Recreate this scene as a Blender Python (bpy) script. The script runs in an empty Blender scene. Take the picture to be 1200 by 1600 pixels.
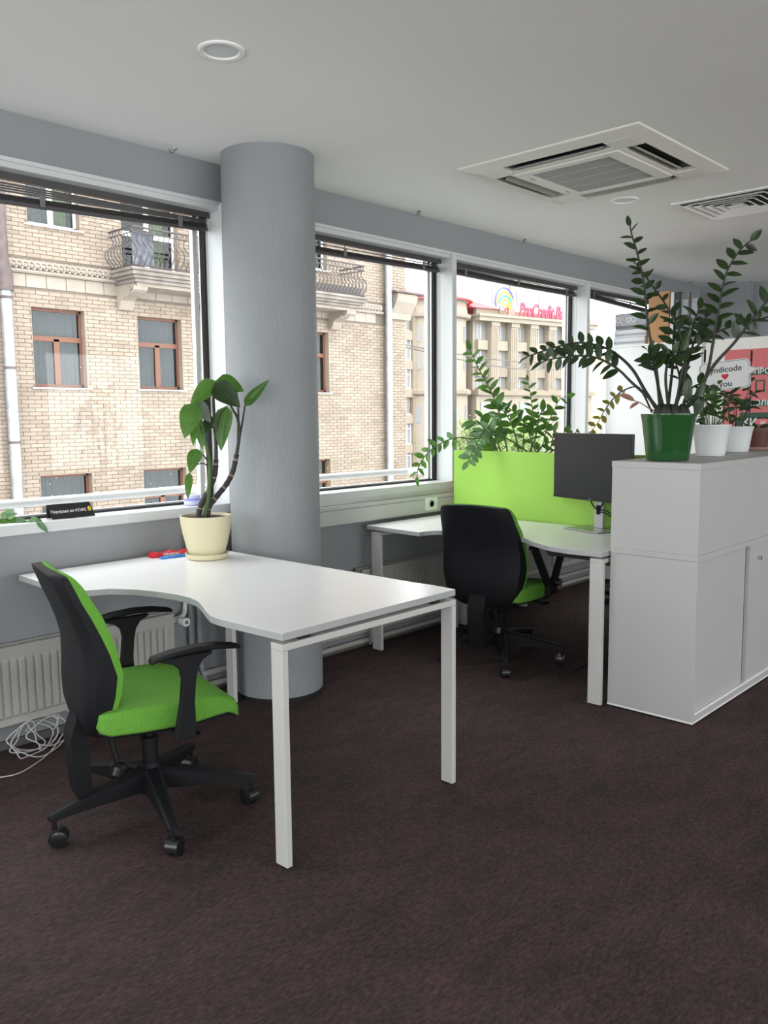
import bpy, bmesh, math, random
from mathutils import Vector, Matrix, noise
rng = random.Random(7)
PI = math.pi
scene = bpy.context.scene
COL = scene.collection

# ---------------------------------------------------------------- camera, sky, exposure
cam_data = bpy.data.cameras.new('camera')
cam_data.sensor_fit = 'VERTICAL'
cam_data.sensor_height = 36.0
cam_data.lens = 1319.9 / 1600.0 * 36.0
cam_data.clip_end = 600.0
cam = bpy.data.objects.new('camera', cam_data)
COL.objects.link(cam)
YAW, PITCH, ROLL = 0.75443, 0.11394, -0.008935
f_ = Vector((math.cos(YAW) * math.cos(PITCH), math.sin(YAW) * math.cos(PITCH), -math.sin(PITCH)))
r0_ = Vector((math.sin(YAW), -math.cos(YAW), 0))
u0_ = r0_.cross(f_)
r_ = r0_ * math.cos(ROLL) + u0_ * math.sin(ROLL)
u_ = u0_ * math.cos(ROLL) - r0_ * math.sin(ROLL)
cam.matrix_world = Matrix(((r_.x, u_.x, -f_.x, 0), (r_.y, u_.y, -f_.y, 0), (r_.z, u_.z, -f_.z, 1.375), (0, 0, 0, 1)))
scene.camera = cam

world = bpy.data.worlds.new('overcast sky')
scene.world = world
world.use_nodes = True
bg = world.node_tree.nodes['Background']
bg.inputs[0].default_value = (0.97, 0.985, 1.0, 1)      # even overcast sky all round
bg.inputs[1].default_value = 1.0

scene.view_settings.view_transform = 'Standard'
scene.view_settings.look = 'None'
scene.view_settings.gamma = 1.0
scene.view_settings.use_curve_mapping = False
scene.view_settings.exposure = 2.86
scene.cycles.diffuse_bounces = 7
scene.cycles.max_bounces = 14
scene.cycles.transparent_max_bounces = 24
scene.cycles.caustics_reflective = False
scene.cycles.caustics_refractive = False


def portal(name, x0, x1, z0, z1, axis, at, flip):
    """a light portal: guides the sampling of the sky through a window opening, gives no light of its own"""
    l = bpy.data.lights.new(name, 'AREA')
    l.shape = 'RECTANGLE'
    l.size, l.size_y = x1 - x0, z1 - z0
    l.cycles.is_portal = True
    o = bpy.data.objects.new(name, l)
    c = (x0 + x1) / 2
    if axis == 'y':
        o.location = (c, at, (z0 + z1) / 2)
        o.rotation_euler = (PI / 2 * (-1 if flip else 1), 0, 0)
    else:
        o.location = (at, c, (z0 + z1) / 2)
        o.rotation_euler = (PI / 2, 0, PI / 2 * (-1 if flip else 1))
    COL.objects.link(o)


# ---------------------------------------------------------------- helpers
WM = {}


def link(o, parent=None, local=None):
    COL.objects.link(o)
    if parent is not None:
        o.parent = parent
    base = WM[parent.name] if parent is not None else Matrix.Identity(4)
    m = local if local is not None else Matrix.Identity(4)
    if local is not None:
        o.matrix_local = m if parent is None else m
        if parent is not None:
            o.matrix_basis = m
    WM[o.name] = base @ m
    return o


def thing(name, label, cat, loc=(0, 0, 0), rotz=0.0, group=None):
    o = bpy.data.objects.new(name, None)
    o.empty_display_size = 0.1
    m = Matrix.Translation(loc) @ Matrix.Rotation(rotz, 4, 'Z')
    COL.objects.link(o)
    o.location = loc
    o.rotation_euler = (0, 0, rotz)
    WM[o.name] = m
    o['label'] = label
    o['category'] = cat
    if group:
        o['group'] = group
    return o


def tag(o, label=None, cat=None, group=None, kind=None):
    for k, v in (('label', label), ('category', cat), ('group', group), ('kind', kind)):
        if v:
            o[k] = v
    return o


class MB:
    """collects shapes, then links them as one mesh object"""

    def __init__(self):
        self.v, self.f, self.mi = [], [], []

    def add(self, verts, faces, mi=0):
        n = len(self.v)
        self.v += [tuple(p) for p in verts]
        self.f += [tuple(i + n for i in q) for q in faces]
        self.mi += [mi] * len(faces)
        return self

    def box(self, x0, y0, z0, x1, y1, z1, mi=0, M=None):
        vs = [(x0, y0, z0), (x1, y0, z0), (x1, y1, z0), (x0, y1, z0), (x0, y0, z1), (x1, y0, z1), (x1, y1, z1), (x0, y1, z1)]
        if M is not None:
            vs = [M @ Vector(p) for p in vs]
        return self.add(vs, [(0, 3, 2, 1), (4, 5, 6, 7), (0, 1, 5, 4), (1, 2, 6, 5), (2, 3, 7, 6), (3, 0, 4, 7)], mi)

    def prism(self, poly, a0, a1, M=None, mi=0, plane='xy'):
        """extrude a 2-D polygon between a0 and a1 along the remaining axis"""
        def P(p, a):
            v = {'xy': (p[0], p[1], a), 'xz': (p[0], a, p[1]), 'yz': (a, p[0], p[1])}[plane]
            return M @ Vector(v) if M is not None else v
        n = len(poly)
        vs = [P(p, a0) for p in poly] + [P(p, a1) for p in poly]
        fs = [tuple(range(n - 1, -1, -1)), tuple(range(n, 2 * n))]
        fs += [(i, (i + 1) % n, (i + 1) % n + n, i + n) for i in range(n)]
        return self.add(vs, fs, mi)

    def tube(self, pts, r, n=8, mi=0, caps=True):
        pts = [Vector(p) for p in pts]
        k = len(pts)
        rs = r if isinstance(r, (list, tuple)) else [r] * k
        if isinstance(r, tuple) and len(r) == 2 and k != 2:
            rs = [r[0] + (r[1] - r[0]) * i / (k - 1) for i in range(k)]
        t = (pts[1] - pts[0]).normalized()
        a = t.orthogonal().normalized()
        vs, fs = [], []
        for i, p in enumerate(pts):
            t = (pts[min(i + 1, k - 1)] - pts[max(i - 1, 0)]).normalized()
            a = (a - t * a.dot(t)).normalized()
            b = t.cross(a)
            for j in range(n):
                w = 2 * PI * j / n
                vs.append(p + (a * math.cos(w) + b * math.sin(w)) * rs[i])
        for i in range(k - 1):
            for j in range(n):
                j2 = (j + 1) % n
                fs.append((i * n + j, i * n + j2, (i + 1) * n + j2, (i + 1) * n + j))
        if caps:
            fs.append(tuple(range(n - 1, -1, -1)))
            fs.append(tuple((k - 1) * n + j for j in range(n)))
        return self.add(vs, fs, mi)

    def cyl(self, p0, p1, r0, r1=None, n=20, mi=0):
        return self.tube([p0, p1], [r0, r0 if r1 is None else r1], n, mi)

    def lathe(self, prof, c=(0, 0, 0), n=32, mi=0, M=None, caps=True):
        """revolve (radius, height) pairs about the vertical through c"""
        vs, fs = [], []
        for (r, z) in prof:
            for j in range(n):
                w = 2 * PI * j / n
                p = Vector((c[0] + r * math.cos(w), c[1] + r * math.sin(w), c[2] + z))
                vs.append(M @ p if M is not None else p)
        for i in range(len(prof) - 1):
            for j in range(n):
                j2 = (j + 1) % n
                fs.append((i * n + j, i * n + j2, (i + 1) * n + j2, (i + 1) * n + j))
        if caps and prof[0][0] > 1e-6:
            fs.append(tuple(range(n - 1, -1, -1)))
        if caps and prof[-1][0] > 1e-6:
            fs.append(tuple((len(prof) - 1) * n + j for j in range(n)))
        return self.add(vs, fs, mi)

    def loft(self, rings, mi=0, caps=True):
        n = len(rings[0])
        vs = [p for r in rings for p in r]
        fs = []
        for i in range(len(rings) - 1):
            for j in range(n):
                j2 = (j + 1) % n
                fs.append((i * n + j, i * n + j2, (i + 1) * n + j2, (i + 1) * n + j))
        if caps:
            fs.append(tuple(range(n - 1, -1, -1)))
            fs.append(tuple((len(rings) - 1) * n + j for j in range(n)))
        return self.add(vs, fs, mi)

    def mesh(self, name, inv=None):
        me = bpy.data.meshes.new(name)
        vs = [inv @ Vector(p) for p in self.v] if inv is not None else self.v
        me.from_pydata([tuple(p) for p in vs], [], self.f)
        return me

    def build(self, name, mats, parent=None, smooth=None, bevel=0, local=False):
        inv = None
        if parent is not None and not local:
            inv = WM[parent.name].inverted()
        me = self.mesh(name, inv)
        if not isinstance(mats, (list, tuple)):
            mats = [mats]
        for m in mats:
            me.materials.append(m)
        if len(mats) > 1:
            for p, i in zip(me.polygons, self.mi):
                p.material_index = i
        b = bmesh.new()
        b.from_mesh(me)
        bmesh.ops.recalc_face_normals(b, faces=b.faces)
        b.to_mesh(me)
        b.free()
        if smooth:
            me.shade_smooth()
            me.set_sharp_from_angle(angle=smooth)
        o = bpy.data.objects.new(name, me)
        link(o, parent)
        if bevel:
            md = o.modifiers.new('bevel', 'BEVEL')
            md.width = bevel
            md.segments = 2
            md.limit_method = 'ANGLE'
        return o


def struct(o):
    o['kind'] = 'structure'
    return o


def stuff(o):
    o['kind'] = 'stuff'
    return o


def copy_tree(o, parent=None):
    c = o.copy()
    COL.objects.link(c)
    if parent is not None:
        c.parent = parent
    for ch in list(o.children):
        copy_tree(ch, c)
    return c


def place(o, loc, rotz):
    o.location = loc
    o.rotation_euler = (0, 0, rotz)
    WM[o.name] = Matrix.Translation(loc) @ Matrix.Rotation(rotz, 4, 'Z')


def round_rect(w, h, r, n=5, cx=0, cy=0):
    out = []
    for (sx, sy, a0) in ((1, 1, 0), (-1, 1, PI / 2), (-1, -1, PI), (1, -1, 1.5 * PI)):
        for i in range(n + 1):
            a = a0 + PI / 2 * i / n
            out.append((cx + sx * (w / 2 - r) + r * math.cos(a), cy + sy * (h / 2 - r) + r * math.sin(a)))
    return out


def smooth_path(pts, k=6):
    """Catmull-Rom through the points"""
    P = [Vector(p) for p in pts]
    P = [P[0] * 2 - P[1]] + P + [P[-1] * 2 - P[-2]]
    out = []
    for i in range(1, len(P) - 2):
        for j in range(k):
            t = j / k
            a, b, c, d = P[i - 1], P[i], P[i + 1], P[i + 2]
            out.append(0.5 * ((2 * b) + (c - a) * t + (2 * a - 5 * b + 4 * c - d) * t * t + (3 * b - a - 3 * c + d) * t ** 3))
    out.append(P[-2])
    return out


def text_shape(s, size, depth=0.0008, align='CENTER', bold=0.0):
    """verts and faces of a flat line of lettering in its own xy plane"""
    cu = bpy.data.curves.new('lettering', 'FONT')
    cu.body = s
    cu.size = size
    cu.extrude = depth
    cu.offset = bold
    cu.align_x = align
    cu.align_y = 'CENTER'
    cu.resolution_u = 3
    o = bpy.data.objects.new('lettering', cu)
    COL.objects.link(o)
    dg = bpy.context.evaluated_depsgraph_get()
    me = bpy.data.meshes.new_from_object(o.evaluated_get(dg))
    vs = [tuple(v.co) for v in me.vertices]
    fs = [tuple(p.vertices) for p in me.polygons]
    bpy.data.objects.remove(o)
    bpy.data.curves.remove(cu)
    bpy.data.meshes.remove(me)
    return vs, fs


def frame_matrix(origin, xdir, ydir):
    x = Vector(xdir).normalized()
    z = x.cross(Vector(ydir)).normalized()
    y = z.cross(x)
    o = Vector(origin)
    return Matrix(((x.x, y.x, z.x, o.x), (x.y, y.y, z.y, o.y), (x.z, y.z, z.z, o.z), (0, 0, 0, 1)))


def lettering(s, size, M, mat, parent, depth=0.0008, bold=0.0, name='lettering', squeeze=1.0):
    vs, fs = text_shape(s, size, depth, 'CENTER', bold)
    b = MB()
    b.add([M @ Vector((v[0] * squeeze, v[1], v[2])) for v in vs], fs)
    return b.build(name, mat, parent)


# ---------------------------------------------------------------- materials
MATS = {}


def nodes_of(name):
    m = bpy.data.materials.new(name)
    m.use_nodes = True
    nt = m.node_tree
    return m, nt, nt.nodes['Principled BSDF']


def mat(name, col, rough=0.5, metal=0.0, var=0.0, vscale=8.0, bump=0.0, bscale=60.0, coat=0.0, spec=None, stretch=None):
    m, nt, p = nodes_of(name)
    p.inputs['Base Color'].default_value = (*col, 1)
    p.inputs['Roughness'].default_value = rough
    p.inputs['Metallic'].default_value = metal
    if coat:
        p.inputs['Coat Weight'].default_value = coat
        p.inputs['Coat Roughness'].default_value = 0.12
    if spec is not None:
        p.inputs['Specular IOR Level'].default_value = spec
    tc = None
    if var or bump:
        tc = nt.nodes.new('ShaderNodeNewGeometry')
    if var:
        n = nt.nodes.new('ShaderNodeTexNoise')
        n.inputs['Scale'].default_value = vscale
        n.inputs['Detail'].default_value = 5
        nt.links.new(tc.outputs['Position'], n.inputs['Vector'])
        r = nt.nodes.new('ShaderNodeMapRange')
        r.inputs['To Min'].default_value = 1 - var
        r.inputs['To Max'].default_value = 1 + var
        r.inputs['From Min'].default_value = 0.3
        r.inputs['From Max'].default_value = 0.7
        nt.links.new(n.outputs['Fac'], r.inputs['Value'])
        mx = nt.nodes.new('ShaderNodeVectorMath')
        mx.operation = 'SCALE'
        mx.inputs[0].default_value = col
        nt.links.new(r.outputs['Result'], mx.inputs['Scale'])
        nt.links.new(mx.outputs['Vector'], p.inputs['Base Color'])
    if bump:
        n2 = nt.nodes.new('ShaderNodeTexNoise')
        n2.inputs['Scale'].default_value = bscale
        n2.inputs['Detail'].default_value = 3
        if stretch:
            mp = nt.nodes.new('ShaderNodeMapping')
            mp.inputs['Scale'].default_value = stretch
            nt.links.new(tc.outputs['Position'], mp.inputs['Vector'])
            nt.links.new(mp.outputs[0], n2.inputs['Vector'])
        else:
            nt.links.new(tc.outputs['Position'], n2.inputs['Vector'])
        bp = nt.nodes.new('ShaderNodeBump')
        bp.inputs['Strength'].default_value = bump
        bp.inputs['Distance'].default_value = 0.004
        nt.links.new(n2.outputs['Fac'], bp.inputs['Height'])
        nt.links.new(bp.outputs['Normal'], p.inputs['Normal'])
    MATS[name] = m
    return m


def leaf_mat(name, col, vein, trans=0.35, rough=0.35):
    """thin leaf: glossy surface with some light passing through, paler midrib, each leaf its own shade"""
    m, nt, p = nodes_of(name)
    oi = nt.nodes.new('ShaderNodeObjectInfo')
    g = nt.nodes.new('ShaderNodeNewGeometry')
    n = nt.nodes.new('ShaderNodeTexNoise')
    n.inputs['Scale'].default_value = 25
    nt.links.new(g.outputs['Position'], n.inputs['Vector'])
    add = nt.nodes.new('ShaderNodeMath')
    add.operation = 'MULTIPLY_ADD'
    nt.links.new(oi.outputs['Random'], add.inputs[0])
    add.inputs[1].default_value = 0.6
    nt.links.new(n.outputs['Fac'], add.inputs[2])
    mix = nt.nodes.new('ShaderNodeMixRGB')
    mix.inputs[1].default_value = (*[c * 0.72 for c in col], 1)
    mix.inputs[2].default_value = (*[c * 1.35 for c in col], 1)
    mr = nt.nodes.new('ShaderNodeMapRange')
    mr.inputs['From Min'].default_value = 0.35
    mr.inputs['From Max'].default_value = 1.25
    nt.links.new(add.outputs[0], mr.inputs['Value'])
    nt.links.new(mr.outputs['Result'], mix.inputs[0])
    uv = nt.nodes.new('ShaderNodeTexCoord')
    sx = nt.nodes.new('ShaderNodeSeparateXYZ')
    nt.links.new(uv.outputs['Object'], sx.inputs[0])
    ab = nt.nodes.new('ShaderNodeMath')
    ab.operation = 'ABSOLUTE'
    nt.links.new(sx.outputs['X'], ab.inputs[0])
    lt = nt.nodes.new('ShaderNodeMath')
    lt.operation = 'LESS_THAN'
    lt.inputs[1].default_value = 0.018
    nt.links.new(ab.outputs[0], lt.inputs[0])
    vm = nt.nodes.new('ShaderNodeMixRGB')
    nt.links.new(lt.outputs[0], vm.inputs[0])
    nt.links.new(mix.outputs[0], vm.inputs[1])
    vm.inputs[2].default_value = (*vein, 1)
    nt.links.new(vm.outputs[0], p.inputs['Base Color'])
    p.inputs['Roughness'].default_value = rough
    t = nt.nodes.new('ShaderNodeBsdfTranslucent')
    nt.links.new(vm.outputs[0], t.inputs['Color'])
    ms = nt.nodes.new('ShaderNodeMixShader')
    ms.inputs[0].default_value = trans
    nt.links.new(p.outputs[0], ms.inputs[1])
    nt.links.new(t.outputs[0], ms.inputs[2])
    nt.links.new(ms.outputs[0], nt.nodes['Material Output'].inputs[0])
    return m


def glass_mat(name, tint=(0.89, 0.90, 0.895), gloss=0.06):
    m = bpy.data.materials.new(name)
    m.use_nodes = True
    nt = m.node_tree
    nt.nodes.clear()
    out = nt.nodes.new('ShaderNodeOutputMaterial')
    tr = nt.nodes.new('ShaderNodeBsdfTransparent')
    tr.inputs[0].default_value = (*tint, 1)
    gl = nt.nodes.new('ShaderNodeBsdfGlossy')
    gl.inputs['Roughness'].default_value = 0.02
    lw = nt.nodes.new('ShaderNodeLayerWeight')
    lw.inputs[0].default_value = 0.5
    pw = nt.nodes.new('ShaderNodeMath')
    pw.operation = 'POWER'
    pw.inputs[1].default_value = 5.0
    nt.links.new(lw.outputs['Facing'], pw.inputs[0])
    mul = nt.nodes.new('ShaderNodeMath')
    mul.operation = 'MULTIPLY_ADD'
    mul.inputs[1].default_value = 0.5
    mul.inputs[2].default_value = gloss * 0.3
    nt.links.new(pw.outputs[0], mul.inputs[0])
    mx = nt.nodes.new('ShaderNodeMixShader')
    nt.links.new(mul.outputs[0], mx.inputs[0])
    nt.links.new(tr.outputs[0], mx.inputs[1])
    nt.links.new(gl.outputs[0], mx.inputs[2])
    nt.links.new(mx.outputs[0], out.inputs[0])
    return m


def carpet_mat():
    m, nt, p = nodes_of('brown carpet')
    g = nt.nodes.new('ShaderNodeNewGeometry')
    mp = nt.nodes.new('ShaderNodeMapping')
    mp.inputs['Rotation'].default_value = (0, 0, 0.9)
    mp.inputs['Scale'].default_value = (1.0, 2.6, 1)
    nt.links.new(g.outputs['Position'], mp.inputs['Vector'])
    n1 = nt.nodes.new('ShaderNodeTexNoise')
    n1.inputs['Scale'].default_value = 42
    n1.inputs['Detail'].default_value = 6
    n1.inputs['Roughness'].default_value = 0.72
    nt.links.new(mp.outputs[0], n1.inputs['Vector'])
    n2 = nt.nodes.new('ShaderNodeTexNoise')
    n2.inputs['Scale'].default_value = 1.6
    n2.inputs['Detail'].default_value = 3
    nt.links.new(g.outputs['Position'], n2.inputs['Vector'])
    n3 = nt.nodes.new('ShaderNodeTexNoise')
    n3.inputs['Scale'].default_value = 260
    n3.inputs['Detail'].default_value = 2
    nt.links.new(mp.outputs[0], n3.inputs['Vector'])
    a = nt.nodes.new('ShaderNodeMath')
    a.operation = 'MULTIPLY_ADD'
    nt.links.new(n2.outputs['Fac'], a.inputs[0])
    a.inputs[1].default_value = 0.25
    nt.links.new(n1.outputs['Fac'], a.inputs[2])
    a2 = nt.nodes.new('ShaderNodeMath')
    a2.operation = 'MULTIPLY_ADD'
    nt.links.new(n3.outputs['Fac'], a2.inputs[0])
    a2.inputs[1].default_value = 0.35
    nt.links.new(a.outputs[0], a2.inputs[2])
    cr = nt.nodes.new('ShaderNodeValToRGB')
    cr.color_ramp.elements[0].position = 0.55
    cr.color_ramp.elements[0].color = (0.021, 0.0140, 0.0142, 1)
    cr.color_ramp.elements[1].position = 1.05
    cr.color_ramp.elements[1].color = (0.108, 0.074, 0.073, 1)
    nt.links.new(a2.outputs[0], cr.inputs[0])
    n4 = nt.nodes.new('ShaderNodeTexNoise')
    n4.inputs['Scale'].default_value = 5.5
    n4.inputs['Detail'].default_value = 5
    n4.inputs['Roughness'].default_value = 0.65
    nt.links.new(mp.outputs[0], n4.inputs['Vector'])
    pr = nt.nodes.new('ShaderNodeValToRGB')
    pr.color_ramp.elements[0].position = 0.36
    pr.color_ramp.elements[0].color = (0.74, 0.86, 0.84, 1)
    pr.color_ramp.elements[1].position = 0.64
    pr.color_ramp.elements[1].color = (1.16, 1.05, 1.02, 1)
    nt.links.new(n4.outputs['Fac'], pr.inputs[0])
    mm = nt.nodes.new('ShaderNodeMixRGB')
    mm.blend_type = 'MULTIPLY'
    mm.inputs[0].default_value = 1.0
    nt.links.new(cr.outputs[0], mm.inputs[1])
    nt.links.new(pr.outputs[0], mm.inputs[2])
    nt.links.new(mm.outputs[0], p.inputs['Base Color'])
    p.inputs['Roughness'].default_value = 0.95
    p.inputs['Specular IOR Level'].default_value = 0.15
    b = nt.nodes.new('ShaderNodeBump')
    b.inputs['Strength'].default_value = 0.6
    b.inputs['Distance'].default_value = 0.006
    nt.links.new(a2.outputs[0], b.inputs['Height'])
    nt.links.new(b.outputs[0], p.inputs['Normal'])
    return m


def brick_mat(name, cols):
    """every brick its own shade: by object for single bricks, by island for the joined ones"""
    m, nt, p = nodes_of(name)
    oi = nt.nodes.new('ShaderNodeObjectInfo')
    g = nt.nodes.new('ShaderNodeNewGeometry')
    s = nt.nodes.new('ShaderNodeMath')
    s.operation = 'ADD'
    nt.links.new(oi.outputs['Random'], s.inputs[0])
    nt.links.new(g.outputs['Random Per Island'], s.inputs[1])
    fr = nt.nodes.new('ShaderNodeMath')
    fr.operation = 'FRACT'
    nt.links.new(s.outputs[0], fr.inputs[0])
    cr = nt.nodes.new('ShaderNodeValToRGB')
    e = cr.color_ramp.elements
    e[0].color = (*cols[0], 1)
    e[1].color = (*cols[-1], 1)
    for i, c in enumerate(cols[1:-1]):
        k = e.new((i + 1) / (len(cols) - 1))
        k.color = (*c, 1)
    nt.links.new(fr.outputs[0], cr.inputs[0])
    n = nt.nodes.new('ShaderNodeTexNoise')
    n.inputs['Scale'].default_value = 0.9
    n.inputs['Detail'].default_value = 6
    nt.links.new(g.outputs['Position'], n.inputs['Vector'])
    mr = nt.nodes.new('ShaderNodeMapRange')
    mr.inputs['From Min'].default_value = 0.35
    mr.inputs['From Max'].default_value = 0.65
    mr.inputs['To Min'].default_value = 0.86
    mr.inputs['To Max'].default_value = 1.1
    nt.links.new(n.outputs['Fac'], mr.inputs['Value'])
    sc = nt.nodes.new('ShaderNodeVectorMath')
    sc.operation = 'SCALE'
    nt.links.new(cr.outputs[0], sc.inputs[0])
    nt.links.new(mr.outputs[0], sc.inputs['Scale'])
    nt.links.new(sc.outputs[0], p.inputs['Base Color'])
    p.inputs['Roughness'].default_value = 0.85
    return m


M_CARPET = carpet_mat()
M_CEIL = mat('ceiling paint', (0.92, 0.915, 0.89), 0.9, var=0.02, vscale=1.0)
M_WALL = mat('grey wall paint', (0.29, 0.305, 0.315), 0.8, var=0.03, vscale=1.5, bump=0.15, bscale=45)
M_COLUMN = mat('grey column plaster', (0.265, 0.28, 0.29), 0.72, var=0.04, vscale=3, bump=0.8, bscale=55, stretch=(1, 1, .3))
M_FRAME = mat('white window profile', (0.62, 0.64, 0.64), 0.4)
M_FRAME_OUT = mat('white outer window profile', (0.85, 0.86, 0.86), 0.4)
M_GASKET = mat('black window gasket', (0.012, 0.012, 0.014), 0.5)
M_GLASS = glass_mat('window glass')
M_BLIND = mat('dark aluminium blind', (0.085, 0.08, 0.08), 0.35, 0.3)
M_SLAT = mat('grey blind slat', (0.20, 0.195, 0.195), 0.35, 0.2)
M_LAMINATE = mat('white desk laminate', (0.90, 0.90, 0.90), 0.26, var=0.01, vscale=3)
M_DESK_EDGE = mat('grey desk edging', (0.40, 0.41, 0.41), 0.5)
M_STEEL = mat('white powder coated steel', (0.54, 0.54, 0.52), 0.45)
M_CAB = mat('pale grey cabinet board', (0.465, 0.465, 0.455), 0.5, var=0.015, vscale=4)
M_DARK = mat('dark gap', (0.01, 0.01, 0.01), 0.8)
M_RAD = mat('white radiator enamel', (0.44, 0.437, 0.405), 0.45)
M_RAD_DARK = mat('radiator inside', (0.12, 0.12, 0.115), 0.7)
M_GREEN = mat('green chair wool', (0.12, 0.34, 0.035), 0.9, var=0.12, vscale=160, bump=0.25, bscale=500)
M_BLACK = mat('black chair plastic', (0.0075, 0.008, 0.010), 0.6, bump=0.1, bscale=400, spec=0.25)
M_BLACK_GLOSS = mat('black smooth plastic', (0.012, 0.012, 0.014), 0.3)
M_CHROME = mat('chrome', (0.6, 0.6, 0.6), 0.2, 1.0)
M_LIME = mat('lime partition fabric', (0.335, 0.60, 0.10), 0.85, var=0.04, vscale=300)
M_CREAM = mat('cream ceramic', (0.63, 0.575, 0.39), 0.45)
M_SOIL = mat('potting soil', (0.045, 0.026, 0.018), 0.95, var=0.5, vscale=120, bump=1.0, bscale=150)
M_POT_GREEN = mat('green glazed ceramic', (0.012, 0.075, 0.016), 0.16, coat=0.5)
M_POT_WHITE = mat('white ceramic', (0.70, 0.74, 0.74), 0.3)
M_POT_BROWN = mat('brown plastic pot', (0.10, 0.028, 0.022), 0.5)
M_POT_TERRA = mat('terracotta saucer', (0.32, 0.20, 0.15), 0.6)
M_POT_ORANGE = mat('orange plastic pot', (0.55, 0.10, 0.03), 0.5)
M_STEM = mat('plant stem green', (0.055, 0.11, 0.025), 0.5)
M_STEM_DARK = mat('dark plant stem', (0.022, 0.028, 0.014), 0.55)
M_LEAF = leaf_mat('glossy leaf in backlit shade', (0.023, 0.052, 0.014), (0.035, 0.075, 0.02), 0.2, 0.34)  # shade of leaves seen against the windows is put into this dark green
M_LEAF_BRIGHT = leaf_mat('window lit green leaf', (0.072, 0.185, 0.026), (0.11, 0.25, 0.05), 0.42, 0.34)  # window light on the leaves is put into this brighter green
M_CANE = mat('dark cane bark', (0.014, 0.013, 0.015), 0.6)
M_LEAF_PALE = leaf_mat('pale green leaf', (0.14, 0.26, 0.12), (0.25, 0.36, 0.2), 0.35, 0.3)
M_LEAF_YELLOW = leaf_mat('yellowing leaf', (0.26, 0.24, 0.05), (0.35, 0.3, 0.1), 0.45, 0.5)
M_LEAF_DRY = leaf_mat('dry pinkish leaf', (0.40, 0.22, 0.16), (0.35, 0.2, 0.15), 0.3, 0.6)
M_LEAF_GREY = leaf_mat('limp greyish leaf', (0.14, 0.17, 0.14), (0.2, 0.24, 0.2), 0.15, 0.3)
M_WHITE = mat('white plastic', (0.78, 0.79, 0.79), 0.4)
M_SILVER = mat('silver metal', (0.50, 0.51, 0.52), 0.38, 0.8)
M_SCREEN = mat('switched off screen', (0.020, 0.021, 0.025), 0.38, spec=0.35)
M_PRINT_BLACK = mat('black print', (0.012, 0.012, 0.014), 0.5)
M_PRINT_WHITE = mat('white print', (0.80, 0.80, 0.80), 0.6)
M_PRINT_RED = mat('red print', (0.62, 0.012, 0.02), 0.5)
M_PRINT_YELLOW = mat('yellow print', (0.75, 0.58, 0.05), 0.5)
M_CARD_BLACK = mat('black card', (0.014, 0.014, 0.016), 0.45)
M_PACKET_RED = mat('red foil packet', (0.62, 0.02, 0.04), 0.3)
M_BLUE = mat('blue plastic', (0.03, 0.22, 0.62), 0.4)
M_TUB = mat('pale violet plastic tub', (0.58, 0.60, 0.85), 0.35)
M_TUB_BAND = mat('violet tub band', (0.25, 0.29, 0.70), 0.35)
M_PINK = mat('pink poster paper', (0.66, 0.17, 0.18), 0.7)
M_POSTER_GREEN = mat('dark green print', (0.02, 0.09, 0.05), 0.6)
M_PANEL = mat('pale cream board', (0.80, 0.79, 0.75), 0.6)
M_WHITE_BOARD = mat('white cabinet side', (0.86, 0.87, 0.88), 0.5)
M_ORANGE = mat('tan cardboard', (0.50, 0.27, 0.13), 0.8)
M_PAPER = mat('white paper wrap', (0.72, 0.74, 0.77), 0.6)
M_PAPER_GREY = mat('grey printed wrap', (0.33, 0.34, 0.37), 0.4, var=0.25, vscale=30)
M_BINDER = mat('grey binder', (0.16, 0.16, 0.165), 0.6)
M_BINDER_GREEN = mat('dark green binder', (0.03, 0.055, 0.045), 0.6)
M_AC = mat('ivory air conditioner plastic', (0.76, 0.745, 0.67), 0.45)
M_GRILLE = mat('grey air grille', (0.36, 0.36, 0.34), 0.6)
M_AC_DARK = mat('dark air slot', (0.03, 0.03, 0.028), 0.6)
M_AC_FLAP = mat('grey air flap', (0.33, 0.325, 0.30), 0.5)
M_CABLE = mat('white cable', (0.60, 0.60, 0.60), 0.5)

# ---------------------------------------------------------------- the room shell
RX0, RX1, RY0, RY1, CZ = -3.2, 8.35, -5.0, 3.5, 2.594


def wall_cells(b, a0, a1, z0, z1, t0, t1, holes, axis):
    """a wall slab of thickness t0..t1 with rectangular openings, as boxes"""
    us = sorted({a0, a1, *[h[0] for h in holes], *[h[1] for h in holes]})
    zs = sorted({z0, z1, *[h[2] for h in holes], *[h[3] for h in holes]})
    us = [u for u in us if a0 <= u <= a1]
    zs = [z for z in zs if z0 <= z <= z1]
    for i in range(len(us) - 1):
        j = 0
        while j < len(zs) - 1:
            um = (us[i] + us[i + 1]) / 2

            def hole(k):
                zm = (zs[k] + zs[k + 1]) / 2
                return any(h[0] < um < h[1] and h[2] < zm < h[3] for h in holes)
            if hole(j):
                j += 1
                continue
            k = j
            while k < len(zs) - 1 and not hole(k):
                k += 1
            if axis == 'y':
                b.box(us[i], t0, zs[j], us[i + 1], t1, zs[k])
            else:
                b.box(t0, us[i], zs[j], t1, us[i + 1], zs[k])
            j = k


struct(MB().box(RX0 - .3, RY0 - .3, -.25, RX1 + .3, RY1 + .22, 0).build('floor', M_CARPET))
struct(MB().box(RX0 - .3, RY0 - .3, CZ, RX1 + .3, RY1 + .22, CZ + .3).build('ceiling', M_CEIL))
POSTS = [-0.92, 0.83, 2.585, 4.385, 6.085, 7.80]          # window posts along the street side
ZS, ZT = 0.895, 2.41                                        # window opening, bottom and top
b = MB()
wall_cells(b, RX0 - .3, RX1 + .3, 0, CZ, RY1, RY1 + .2, [(POSTS[0], POSTS[-1], ZS, ZT)], 'y')
wall_left = struct(b.build('wall_left', M_WALL))
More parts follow.
